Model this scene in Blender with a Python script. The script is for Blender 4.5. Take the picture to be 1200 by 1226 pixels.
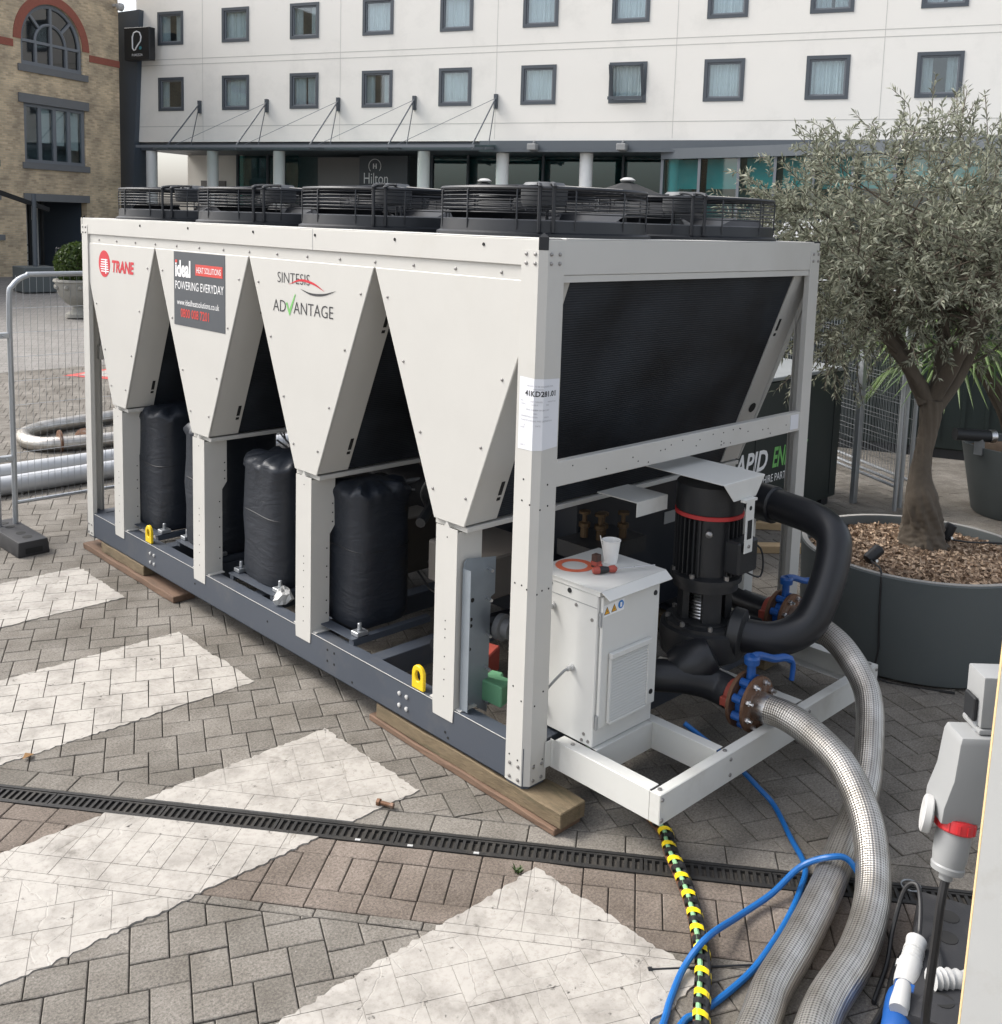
import bpy, bmesh, math, random
import numpy as np
from mathutils import Vector, Matrix
random.seed(11); np.random.seed(11)
R = math.radians
scene = bpy.context.scene
for o in list(bpy.data.objects): bpy.data.objects.remove(o)
COL = scene.collection

# ------------------------------------------------------------------ camera
cam_d = bpy.data.cameras.new('camera'); cam = bpy.data.objects.new('camera', cam_d); COL.objects.link(cam)
scene.camera = cam
CF = 1219.1032; CPY = 419.2414; YAW, PITCH, ROLL = 0.7725, -0.1255, 0.0301
CP = Vector((-2.9254, -2.7768, 2.4955))
Fv = Vector((math.sin(YAW)*math.cos(PITCH), math.cos(YAW)*math.cos(PITCH), math.sin(PITCH)))
R0 = Vector((math.cos(YAW), -math.sin(YAW), 0)); U0 = R0.cross(Fv)
Rv = math.cos(ROLL)*R0+math.sin(ROLL)*U0; Uv = -math.sin(ROLL)*R0+math.cos(ROLL)*U0
cam.matrix_world = Matrix(((Rv.x, Uv.x, -Fv.x, CP.x), (Rv.y, Uv.y, -Fv.y, CP.y), (Rv.z, Uv.z, -Fv.z, CP.z), (0, 0, 0, 1)))
cam_d.sensor_fit = 'HORIZONTAL'; cam_d.sensor_width = 36.0
cam_d.lens = 36.0*CF/1200.0
cam_d.shift_y = -(613.0-CPY)/1200.0
cam_d.clip_start = 0.05; cam_d.clip_end = 2000
scene.render.resolution_x = 1002; scene.render.resolution_y = 1024

# ------------------------------------------------------------------ sky and sun (thin bright overcast)
SUN_EL = 48.0
sun_dir = Vector((-0.52, 0.85, 0)).normalized()          # horizontal direction towards the sun
SUN_V = Vector((sun_dir.x*math.cos(R(SUN_EL)), sun_dir.y*math.cos(R(SUN_EL)), math.sin(R(SUN_EL))))
world = bpy.data.worlds.new('World'); scene.world = world; world.use_nodes = True
wn = world.node_tree.nodes; wl = world.node_tree.links; wn.clear()
wo = wn.new('ShaderNodeOutputWorld'); wb = wn.new('ShaderNodeBackground'); ws = wn.new('ShaderNodeTexSky')
ws.sky_type = 'NISHITA'; ws.sun_disc = False; ws.sun_elevation = R(SUN_EL); ws.sun_rotation = math.atan2(sun_dir.x, sun_dir.y)
ws.air_density = 1.0; ws.dust_density = 4.0; ws.ozone_density = 1.0
hs = wn.new('ShaderNodeHueSaturation'); hs.inputs['Saturation'].default_value = 0.40; hs.inputs['Value'].default_value = 1.0
wl.new(ws.outputs[0], hs.inputs['Color']); wl.new(hs.outputs[0], wb.inputs['Color']); wb.inputs['Strength'].default_value = 0.15
wl.new(wb.outputs[0], wo.inputs['Surface'])
sd = bpy.data.lights.new('sun', 'SUN'); so = bpy.data.objects.new('sun', sd); COL.objects.link(so)
sd.energy = 1.25; sd.angle = R(20); sd.color = (1.0, 0.965, 0.91)
so.rotation_euler = SUN_V.to_track_quat('Z', 'Y').to_euler()
scene.view_settings.view_transform = 'Standard'; scene.view_settings.look = 'None'
scene.view_settings.gamma = 1.0; scene.view_settings.use_curve_mapping = False
scene.view_settings.exposure = 1.13

# ------------------------------------------------------------------ helpers
WLOC = {}
def tag(o, label=None, cat=None, group=None, kind=None):
    if label: o['label'] = label
    if cat: o['category'] = cat
    if group: o['group'] = group
    if kind: o['kind'] = kind
    return o
def empty(name, loc, rz=0.0, label=None, cat=None, group=None, kind=None, parent=None):
    o = bpy.data.objects.new(name, None); COL.objects.link(o); o.empty_display_size = 0.1
    o.location = loc; o.rotation_euler = (0, 0, rz); WLOC[o.name] = Vector(loc)
    if parent: o.parent = parent
    return tag(o, label, cat, group, kind)
def kids(o): return [c for c in bpy.data.objects if c.parent == o]
def copy_tree(o, parent=None, cache=None):
    if cache is None:
        cache = {}
        for c in bpy.data.objects:
            if c.parent: cache.setdefault(c.parent.name, []).append(c)
    c = o.copy(); COL.objects.link(c); c.parent = parent
    for ch in cache.get(o.name, []): copy_tree(ch, c, cache)
    return c

class MB:
    def __init__(s): s.v = []; s.f = []; s.uv = {}
    def add(s, vs, fs, uvs=None):
        b = len(s.v); s.v += [tuple(p) for p in vs]
        for i, f in enumerate(fs):
            if uvs: s.uv[len(s.f)] = uvs[i]
            s.f.append(tuple(b+k for k in f))
        return s
    def box(s, x0, x1, y0, y1, z0, z1):
        return s.add([(x0,y0,z0),(x1,y0,z0),(x1,y1,z0),(x0,y1,z0),(x0,y0,z1),(x1,y0,z1),(x1,y1,z1),(x0,y1,z1)],
                     [(0,3,2,1),(4,5,6,7),(0,1,5,4),(1,2,6,5),(2,3,7,6),(3,0,4,7)])
    def obox(s, c, ax, ay, az):      # centre and three half-axis vectors
        c, ax, ay, az = Vector(c), Vector(ax), Vector(ay), Vector(az)
        vs = [c+ax*i+ay*j+az*k for k in (-1,1) for j in (-1,1) for i in (-1,1)]
        return s.add(vs, [(0,2,3,1),(4,5,7,6),(0,1,5,4),(1,3,7,5),(3,2,6,7),(2,0,4,6)])
    def bar(s, p, q, w, h, up=(0,0,1)):   # rectangular bar from p to q
        p, q = Vector(p), Vector(q); d = (q-p); L = d.length; d = d/L; up = Vector(up)
        if abs(d.dot(up)) > .98: up = Vector((1,0,0))
        sx = d.cross(up).normalized(); sz = sx.cross(d)
        return s.obox((p+q)/2, d*(L/2), sx*(w/2), sz*(h/2))
    def prism(s, poly, fn, w0, w1):       # fn(u,v,w)->xyz
        n = len(poly); vs = [fn(u,v,w0) for u,v in poly]+[fn(u,v,w1) for u,v in poly]
        fs = [tuple(range(n))[::-1], tuple(range(n,2*n))]+[(i,(i+1)%n,n+(i+1)%n,n+i) for i in range(n)]
        return s.add(vs, fs)
    def tube(s, path, r, n=10, cap=True, closed=False, uvlen=None):
        P = [Vector(p) for p in path]; m = len(P)
        rr = r if hasattr(r, '__len__') else [r]*m
        T = []
        for i in range(m):
            if closed: t = P[(i+1)%m]-P[(i-1)%m]
            else: t = P[min(i+1,m-1)]-P[max(i-1,0)]
            T.append(t.normalized() if t.length > 1e-9 else Vector((0,0,1)))
        nrm = T[0].cross(Vector((0,0,1)))
        if nrm.length < 1e-3: nrm = T[0].cross(Vector((1,0,0)))
        nrm.normalize(); vs = []; ln = [0.0]
        for i in range(m):
            if i:
                nrm = (nrm - T[i]*nrm.dot(T[i])); nrm.normalize(); ln.append(ln[-1]+(P[i]-P[i-1]).length)
            b = T[i].cross(nrm)
            for k in range(n):
                a = 2*math.pi*k/n; vs.append(P[i]+(nrm*math.cos(a)+b*math.sin(a))*rr[i])
        fs = []; uv = []
        for i in range(m if closed else m-1):
            j = (i+1)%m
            for k in range(n):
                k2 = (k+1)%n; fs.append((i*n+k, i*n+k2, j*n+k2, j*n+k))
                l1 = ln[i+1] if i+1 < m else ln[i]+.01
                uv.append([(k/n, ln[i]),((k+1)/n, ln[i]),((k+1)/n, l1),(k/n, l1)])
        if cap and not closed:
            fs.append(tuple(range(n))[::-1]); uv.append([(0,0)]*n)
            fs.append(tuple(range((m-1)*n, m*n))); uv.append([(0,0)]*n)
        return s.add(vs, fs, uv)
    def lathe(s, prof, c=(0,0,0), n=24, axis=(0,0,1), ring=False):   # prof: list of (r, h) along the axis
        ax = Vector(axis).normalized(); q = Vector((0,0,1)).rotation_difference(ax); c = Vector(c)
        vs = []
        for r, h in prof:
            for k in range(n):
                a = 2*math.pi*k/n; vs.append(c+q@Vector((r*math.cos(a), r*math.sin(a), h)))
        m = len(prof)
        fs = [(i*n+k, i*n+(k+1)%n, (i+1)*n+(k+1)%n, (i+1)*n+k) for i in range(m-1) for k in range(n)]
        if ring:
            fs += [((m-1)*n+k, (m-1)*n+(k+1)%n, (k+1)%n, k) for k in range(n)]; return s.add(vs, fs)
        if prof[0][0] > 1e-5: fs.append(tuple(range(n))[::-1])
        if prof[-1][0] > 1e-5: fs.append(tuple(range((m-1)*n, m*n)))
        return s.add(vs, fs)
    def cyl(s, p, q, r, n=16):
        p, q = Vector(p), Vector(q); return s.lathe([(r,0),(r,(q-p).length)], p, n, q-p)
    def build(s, name, mat, parent=None, bevel=0.0, smooth=30, local=False, seg=1, recalc=True):
        me = bpy.data.meshes.new(name)
        o = bpy.data.objects.new(name, me)
        V = np.array(s.v, float); off = np.zeros(3)
        if not local:
            mn, mx = V.min(0), V.max(0); off = np.array([(mn[0]+mx[0])/2, (mn[1]+mx[1])/2, mn[2]]); V = V-off
        me.from_pydata(V.tolist(), [], s.f)
        if s.uv:
            ul = me.uv_layers.new(name='UVMap'); k = 0
            for i, p in enumerate(me.polygons):
                u = s.uv.get(i)
                for j in range(p.loop_total):
                    if u: ul.data[p.loop_start+j].uv = u[j]
        if bevel > 0 or recalc:
            bm = bmesh.new(); bm.from_mesh(me)
            if recalc: bmesh.ops.recalc_face_normals(bm, faces=bm.faces)
            if bevel > 0:
                es = [e for e in bm.edges if len(e.link_faces) == 2 and e.calc_face_angle(0) > R(30)]
                bmesh.ops.bevel(bm, geom=es, offset=bevel, segments=seg, profile=.6, affect='EDGES', clamp_overlap=True)
            bm.to_mesh(me); bm.free()
        if smooth:
            me.polygons.foreach_set('use_smooth', [True]*len(me.polygons)); me.set_sharp_from_angle(angle=R(smooth))
        if isinstance(mat, (list, tuple)):
            for m_ in mat: me.materials.append(m_)
        else: me.materials.append(mat)
        COL.objects.link(o)
        if not local:
            o.location = off; WLOC[o.name] = Vector(off)
            if parent is not None:
                o.parent = parent; o.matrix_parent_inverse = Matrix.Translation(-WLOC[parent.name])
        elif parent is not None: o.parent = parent
        return o

def spline(pts, k=8):                       # Catmull-Rom
    P = [Vector(p) for p in pts]; out = []
    Q = [P[0]*2-P[1]]+P+[P[-1]*2-P[-2]]
    for i in range(1, len(Q)-2):
        for j in range(k):
            t = j/k; a, b, c, d = Q[i-1], Q[i], Q[i+1], Q[i+2]
            out.append(.5*((2*b)+(c-a)*t+(2*a-5*b+4*c-d)*t*t+(3*b-a-3*c+d)*t*t*t))
    out.append(P[-1]); return out

# ------------------------------------------------------------------ materials
def nodes(name):
    m = bpy.data.materials.new(name); m.use_nodes = True
    nt = m.node_tree; return m, nt, nt.nodes, nt.links, nt.nodes['Principled BSDF']
def paint(name, col, rough=.45, metal=0.0, var=.07, scale=5.0, bump=0.0, bscale=60.0, spec=.5, dirt=None, dscale=3.0, damt=.5, coat=0.0, stretch=None):
    m, nt, N, Lk, B = nodes(name)
    tc = N.new('ShaderNodeTexCoord'); vec = tc.outputs['Object']
    if stretch:
        mp = N.new('ShaderNodeMapping'); mp.inputs['Scale'].default_value = stretch; Lk.new(vec, mp.inputs[0]); vec = mp.outputs[0]
    n1 = N.new('ShaderNodeTexNoise'); n1.inputs['Scale'].default_value = scale; n1.inputs['Detail'].default_value = 6; n1.inputs['Roughness'].default_value = .65
    Lk.new(vec, n1.inputs['Vector'])
    mx = N.new('ShaderNodeMix'); mx.data_type = 'RGBA'
    mx.inputs[6].default_value = (*[c*(1-var) for c in col], 1); mx.inputs[7].default_value = (*[min(1, c*(1+var)) for c in col], 1)
    Lk.new(n1.outputs['Fac'], mx.inputs[0]); out = mx.outputs[2]
    if dirt:
        n2 = N.new('ShaderNodeTexNoise'); n2.inputs['Scale'].default_value = dscale; n2.inputs['Detail'].default_value = 8; n2.inputs['Roughness'].default_value = .7
        Lk.new(vec, n2.inputs['Vector'])
        cr = N.new('ShaderNodeValToRGB'); cr.color_ramp.elements[0].position = .52; cr.color_ramp.elements[1].position = .75
        cr.color_ramp.elements[1].color = (damt, damt, damt, 1); Lk.new(n2.outputs['Fac'], cr.inputs[0])
        m2 = N.new('ShaderNodeMix'); m2.data_type = 'RGBA'; m2.inputs[7].default_value = (*dirt, 1)
        Lk.new(cr.outputs[0], m2.inputs[0]); Lk.new(out, m2.inputs[6]); out = m2.outputs[2]
    Lk.new(out, B.inputs['Base Color'])
    rr = N.new('ShaderNodeMapRange'); rr.inputs[3].default_value = max(0, rough-.08); rr.inputs[4].default_value = min(1, rough+.1)
    Lk.new(n1.outputs['Fac'], rr.inputs[0]); Lk.new(rr.outputs[0], B.inputs['Roughness'])
    B.inputs['Metallic'].default_value = metal; B.inputs['Specular IOR Level'].default_value = spec
    if coat: B.inputs['Coat Weight'].default_value = coat
    if bump:
        n3 = N.new('ShaderNodeTexNoise'); n3.inputs['Scale'].default_value = bscale; n3.inputs['Detail'].default_value = 5
        Lk.new(vec, n3.inputs['Vector']); bp = N.new('ShaderNodeBump'); bp.inputs['Strength'].default_value = bump; bp.inputs['Distance'].default_value = .004
        Lk.new(n3.outputs['Fac'], bp.inputs['Height']); Lk.new(bp.outputs[0], B.inputs['Normal'])
    return m
M = {}
M['cream'] = paint('cream_powder_coat', (.50,.49,.46), .40, var=.06, scale=3, dirt=(.42,.40,.35), dscale=2.2, damt=.30, bump=.04, bscale=300)
M['cabwhite'] = paint('cabinet_white', (.60,.60,.575), .4, var=.03, dirt=(.45,.43,.4), dscale=3, damt=.2)
M['skidwhite'] = paint('skid_white', (.57,.57,.54), .45, var=.04, dirt=(.36,.34,.3), dscale=4, damt=.4)
M['slate'] = paint('slate_blue_paint', (.054,.064,.082), .5, var=.1, dirt=(.13,.125,.115), dscale=4, damt=.35)
M['black'] = paint('black_plastic', (.012,.013,.015), .5, var=.2)
M['fanblack'] = paint('fan_black', (.014,.016,.02), .45, var=.2)
M['rubber'] = paint('black_rubber', (.022,.022,.024), .55, var=.2, dirt=(.09,.085,.08), dscale=5, damt=.4, bump=.2, bscale=120)
M['galv'] = paint('galvanised_steel', (.40,.42,.44), .42, .75, var=.12, scale=22, dirt=(.3,.3,.3), damt=.4)
M['bracket'] = paint('zinc_plate', (.30,.34,.38), .45, .6, var=.12, scale=14)
M['steel'] = paint('bright_steel', (.62,.62,.62), .28, 1.0, var=.1, scale=30)
M['bolt'] = paint('screw_steel', (.30,.29,.28), .4, .8, var=.2)
M['hole'] = paint('hole_dark', (.01,.01,.01), .8)
M['red'] = paint('oxide_red', (.30,.055,.035), .5, var=.2, scale=12, dirt=(.12,.03,.02), damt=.6)
M['logo_red'] = paint('logo_red', (.52,.015,.03), .4)
M['blue'] = paint('valve_blue', (.010,.075,.28), .38, var=.15, scale=10)
M['bluecable'] = paint('cable_blue', (.005,.105,.34), .4, var=.1)
M['rust'] = paint('rusty_flange', (.16,.085,.05), .6, .5, var=.4, scale=20, dirt=(.33,.3,.27), dscale=12, damt=.8, bump=.3, bscale=80)
M['castiron'] = paint('pump_black', (.016,.017,.019), .42, var=.3, scale=8, dirt=(.05,.05,.05), damt=.5, bump=.15, bscale=90)
M['foam'] = paint('pipe_insulation', (.014,.015,.018), .38, var=.25, scale=4, bump=.25, bscale=14)
M['yellow'] = paint('yellow_paint', (.72,.50,.01), .4, var=.06)
M['tape_y'] = paint('tape_yellow', (.78,.58,.01), .35, var=.05)
M['tape_b'] = paint('tape_black', (.012,.012,.012), .35)
M['brown'] = paint('cable_brown', (.13,.055,.03), .45)
M['green'] = paint('green_plastic', (.14,.34,.19), .5)
M['gygreen'] = paint('earth_green', (.22,.42,.22), .45)
M['redblock'] = paint('red_plastic', (.36,.07,.05), .5)
M['orange'] = paint('orange_gasket', (.62,.14,.07), .6, var=.1)
M['paper'] = paint('paper', (.66,.67,.70), .6, var=.02)
M['cup'] = paint('paper_cup_white', (.80,.79,.76), .55, var=.03)
M['ink'] = paint('print_black', (.03,.03,.033), .6)
M['ink_soft'] = paint('print_grey', (.30,.30,.32), .6)
M['signgrey'] = paint('sign_charcoal', (.06,.068,.078), .4, var=.05)
M['signred'] = paint('sign_red', (.55,.05,.04), .45)
M['white'] = paint('print_white', (.80,.80,.80), .5, var=.02)
M['lgreen'] = paint('tick_green', (.16,.45,.12), .5)
M['socketgrey'] = paint('socket_grey', (.27,.275,.275), .45, var=.05)
M['socketlight'] = paint('socket_pale', (.45,.45,.44), .45, var=.05)
M['socketred'] = paint('socket_red', (.60,.03,.035), .4)
M['planter'] = paint('planter_graphite', (.085,.097,.098), .6, var=.14, scale=3, dirt=(.08,.085,.08), damt=.35, bump=.15, bscale=150)
M['board'] = paint('hoarding_white', (.70,.69,.65), .5, var=.05, scale=7, dirt=(.5,.46,.38), dscale=6, damt=.4)
M['boardedge'] = paint('plywood_edge', (.62,.45,.24), .7, var=.2, scale=30)
M['wood'] = paint('weathered_timber', (.15,.112,.066), .85, var=.55, scale=9, dirt=(.045,.045,.02), dscale=1.7, damt=1.0, bump=1.0, bscale=30, stretch=(7,1.4,7))
M['wood2'] = paint('damp_board', (.15,.092,.060), .85, var=.45, scale=7, dirt=(.05,.04,.03), dscale=2.4, damt=.8, bump=.8, bscale=40, stretch=(6,1,6))
M['newwood'] = paint('fresh_timber', (.46,.33,.19), .75, var=.15, scale=6, stretch=(1,6,6), bump=.3)
M['contblack'] = paint('container_black_green', (.012,.019,.018), .42, var=.2, scale=2)
M['conttop'] = paint('container_top', (.20,.21,.21), .5, var=.2, scale=2)
M['brass'] = paint('brass_fittings', (.10,.065,.035), .5, .6, var=.3)
M['copper'] = paint('copper_pipe', (.32,.13,.07), .4, .8, var=.3)
M['stone'] = paint('urn_stone', (.28,.27,.24), .85, var=.25, scale=9, bump=.5, bscale=40)
M['chrome'] = paint('chrome_rail', (.6,.6,.6), .2, 1.0)
M['greybox'] = paint('brown_grey_casing', (.10,.09,.08), .6, var=.2)
M['dullgrey'] = paint('dull_grey_flange', (.12,.125,.13), .55, .3, var=.3, bump=.2)

def jacket_mat():
    m, nt, N, Lk, B = nodes('quilted_black_vinyl')
    B.inputs['Base Color'].default_value = (.013,.017,.025,1); B.inputs['Roughness'].default_value = .48
    tc = N.new('ShaderNodeTexCoord'); mp = N.new('ShaderNodeMapping'); mp.inputs['Scale'].default_value = (3,3,9)
    n = N.new('ShaderNodeTexNoise'); n.inputs['Scale'].default_value = 1.6; n.inputs['Detail'].default_value = 3; n.inputs['Distortion'].default_value = 1.2
    Lk.new(tc.outputs['Object'], mp.inputs[0]); Lk.new(mp.outputs[0], n.inputs['Vector'])
    bp = N.new('ShaderNodeBump'); bp.inputs['Strength'].default_value = .28; bp.inputs['Distance'].default_value = .03
    Lk.new(n.outputs['Fac'], bp.inputs['Height']); Lk.new(bp.outputs[0], B.inputs['Normal']); return m
M['jacket'] = jacket_mat()

def coil_mat():
    m, nt, N, Lk, B = nodes('coil_fins')
    tc = N.new('ShaderNodeTexCoord'); sp = N.new('ShaderNodeSeparateXYZ'); Lk.new(tc.outputs['Object'], sp.inputs[0])
    mu = N.new('ShaderNodeMath'); mu.operation = 'MULTIPLY'; mu.inputs[1].default_value = 560.0; Lk.new(sp.outputs['Z'], mu.inputs[0])
    si = N.new('ShaderNodeMath'); si.operation = 'SINE'; Lk.new(mu.outputs[0], si.inputs[0])
    n = N.new('ShaderNodeTexNoise'); n.inputs['Scale'].default_value = 2.2; n.inputs['Detail'].default_value = 6; Lk.new(tc.outputs['Object'], n.inputs['Vector'])
    cr = N.new('ShaderNodeValToRGB'); cr.color_ramp.elements[0].color = (.004,.005,.007,1); cr.color_ramp.elements[1].color = (.024,.029,.037,1)
    cr.color_ramp.elements[0].position = .35; cr.color_ramp.elements[1].position = .7
    Lk.new(n.outputs['Fac'], cr.inputs[0]); Lk.new(cr.outputs[0], B.inputs['Base Color'])
    bp = N.new('ShaderNodeBump'); bp.inputs['Strength'].default_value = .25; bp.inputs['Distance'].default_value = .004
    Lk.new(si.outputs[0], bp.inputs['Height']); Lk.new(bp.outputs[0], B.inputs['Normal'])
    B.inputs['Roughness'].default_value = .6; B.inputs['Specular IOR Level'].default_value = .3; return m
M['coil'] = coil_mat()

def braid_mat():
    m, nt, N, Lk, B = nodes('stainless_braid')
    uv = N.new('ShaderNodeUVMap'); sp = N.new('ShaderNodeSeparateXYZ'); Lk.new(uv.outputs[0], sp.inputs[0])
    def math_(op, a, b=None):
        x = N.new('ShaderNodeMath'); x.operation = op
        for i, k in enumerate((a, b)):
            if k is None: continue
            if isinstance(k, (int, float)): x.inputs[i].default_value = k
            else: Lk.new(k, x.inputs[i])
        return x.outputs[0]
    u = math_('MULTIPLY', sp.outputs['X'], 2*math.pi*18); v = math_('MULTIPLY', sp.outputs['Y'], 285.0)
    a = math_('SINE', math_('ADD', u, v)); b = math_('SINE', math_('SUBTRACT', u, v))
    h = math_('MULTIPLY', math_('ADD', math_('MULTIPLY', a, b), 1.0), .5)
    st = math_('MULTIPLY', math_('ADD', math_('COSINE', u), 1.0), .5)
    hh = math_('ADD', math_('MULTIPLY', h, .86), math_('MULTIPLY', st, .14))
    cr = N.new('ShaderNodeValToRGB'); cr.color_ramp.elements[0].color = (.22,.21,.195,1); cr.color_ramp.elements[1].color = (.68,.655,.615,1)
    cr.color_ramp.elements[0].position = .12; cr.color_ramp.elements[1].position = .62
    n = N.new('ShaderNodeTexNoise'); n.inputs['Scale'].default_value = 9; n.inputs['Detail'].default_value = 5
    tc = N.new('ShaderNodeTexCoord'); Lk.new(tc.outputs['Object'], n.inputs['Vector'])
    Lk.new(hh, cr.inputs[0])
    mx = N.new('ShaderNodeMix'); mx.data_type = 'RGBA'; mx.blend_type = 'MULTIPLY'; mx.inputs[0].default_value = 1
    c2 = N.new('ShaderNodeValToRGB'); c2.color_ramp.elements[0].color = (.70,.68,.65,1); c2.color_ramp.elements[0].position = .36; c2.color_ramp.elements[1].position = .65
    Lk.new(n.outputs['Fac'], c2.inputs[0]); Lk.new(cr.outputs[0], mx.inputs[6]); Lk.new(c2.outputs[0], mx.inputs[7])
    Lk.new(mx.outputs[2], B.inputs['Base Color'])
    B.inputs['Metallic'].default_value = .9; B.inputs['Roughness'].default_value = .36
    bp = N.new('ShaderNodeBump'); bp.inputs['Strength'].default_value = .6; bp.inputs['Distance'].default_value = .003
    Lk.new(hh, bp.inputs['Height']); Lk.new(bp.outputs[0], B.inputs['Normal']); return m
M['braid'] = braid_mat()

def paver_mat(name, c0, c1, speck=.5):
    m, nt, N, Lk, B = nodes(name)
    tc = N.new('ShaderNodeTexCoord'); gi = N.new('ShaderNodeNewGeometry'); oi = N.new('ShaderNodeObjectInfo')
    ad = N.new('ShaderNodeMath'); ad.operation = 'ADD'; Lk.new(gi.outputs['Random Per Island'], ad.inputs[0]); Lk.new(oi.outputs['Random'], ad.inputs[1])
    fr = N.new('ShaderNodeMath'); fr.operation = 'FRACT'; Lk.new(ad.outputs[0], fr.inputs[0])
    base = N.new('ShaderNodeMix'); base.data_type = 'RGBA'; base.inputs[6].default_value = (*c0,1); base.inputs[7].default_value = (*c1,1); Lk.new(fr.outputs[0], base.inputs[0])
    pos = gi.outputs['Position']
    n1 = N.new('ShaderNodeTexNoise'); n1.inputs['Scale'].default_value = 100; n1.inputs['Detail'].default_value = 5; n1.inputs['Roughness'].default_value = .85; Lk.new(pos, n1.inputs['Vector'])
    c = N.new('ShaderNodeValToRGB'); c.color_ramp.elements[0].position = .34; c.color_ramp.elements[0].color = (.50,.50,.50,1); c.color_ramp.elements[1].position = .66; c.color_ramp.elements[1].color = (1.6,1.6,1.58,1)
    Lk.new(n1.outputs['Fac'], c.inputs[0])
    mm = N.new('ShaderNodeMix'); mm.data_type = 'RGBA'; mm.blend_type = 'MULTIPLY'; mm.inputs[0].default_value = 1; mm.clamp_result = False
    Lk.new(base.outputs[2], mm.inputs[6]); Lk.new(c.outputs[0], mm.inputs[7])
    n2 = N.new('ShaderNodeTexNoise'); n2.inputs['Scale'].default_value = 2.3; n2.inputs['Detail'].default_value = 7; n2.inputs['Roughness'].default_value = .65; Lk.new(pos, n2.inputs['Vector'])
    c2 = N.new('ShaderNodeValToRGB'); c2.color_ramp.elements[0].position = .32; c2.color_ramp.elements[0].color = (.60,.58,.55,1); c2.color_ramp.elements[1].position = .62; c2.color_ramp.elements[1].color = (1.08,1.08,1.08,1)
    Lk.new(n2.outputs['Fac'], c2.inputs[0])
    m3 = N.new('ShaderNodeMix'); m3.data_type = 'RGBA'; m3.blend_type = 'MULTIPLY'; m3.inputs[0].default_value = 1
    Lk.new(mm.outputs[2], m3.inputs[6]); Lk.new(c2.outputs[0], m3.inputs[7])
    vo = N.new('ShaderNodeTexVoronoi'); vo.inputs['Scale'].default_value = 26; Lk.new(pos, vo.inputs['Vector'])     # gum spots, grit
    c3 = N.new('ShaderNodeValToRGB'); c3.color_ramp.elements[0].position = .055; c3.color_ramp.elements[0].color = (1,1,1,1); c3.color_ramp.elements[1].position = .075; c3.color_ramp.elements[1].color = (0,0,0,1)
    Lk.new(vo.outputs['Distance'], c3.inputs[0])
    sel = N.new('ShaderNodeMath'); sel.operation = 'GREATER_THAN'; sel.inputs[1].default_value = .70
    sc = N.new('ShaderNodeSeparateColor'); Lk.new(vo.outputs['Color'], sc.inputs[0]); Lk.new(sc.outputs[0], sel.inputs[0])
    sm = N.new('ShaderNodeMath'); sm.operation = 'MULTIPLY'; Lk.new(c3.outputs[0], sm.inputs[0]); Lk.new(sel.outputs[0], sm.inputs[1])
    sm2 = N.new('ShaderNodeMath'); sm2.operation = 'MULTIPLY'; sm2.inputs[1].default_value = speck; Lk.new(sm.outputs[0], sm2.inputs[0])
    gc = N.new('ShaderNodeMix'); gc.data_type = 'RGBA'; gc.inputs[6].default_value = (.05,.047,.043,1); gc.inputs[7].default_value = (.5,.48,.45,1); Lk.new(sc.outputs[1], gc.inputs[0])
    m4 = N.new('ShaderNodeMix'); m4.data_type = 'RGBA'; Lk.new(sm2.outputs[0], m4.inputs[0]); Lk.new(m3.outputs[2], m4.inputs[6]); Lk.new(gc.outputs[2], m4.inputs[7])
    Lk.new(m4.outputs[2], B.inputs['Base Color']); B.inputs['Roughness'].default_value = .85; B.inputs['Specular IOR Level'].default_value = .3
    bp = N.new('ShaderNodeBump'); bp.inputs['Strength'].default_value = .55; bp.inputs['Distance'].default_value = .003
    Lk.new(n1.outputs['Fac'], bp.inputs['Height']); Lk.new(bp.outputs[0], B.inputs['Normal']); return m
M['paver'] = paver_mat('paver_grey', (.148,.136,.120), (.186,.171,.152))
M['paver_red'] = paver_mat('paver_brown', (.142,.118,.100), (.180,.150,.128))
M['sand'] = paint('joint_sand', (.045,.04,.034), .95, var=.4, scale=30, dirt=(.06,.065,.04), dscale=8, damt=.6, bump=.6, bscale=200)
M['drain'] = paint('cast_iron_drain', (.032,.031,.030), .55, .4, var=.3, scale=12, dirt=(.09,.08,.065), dscale=5, damt=.7, bump=.4, bscale=90)
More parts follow.
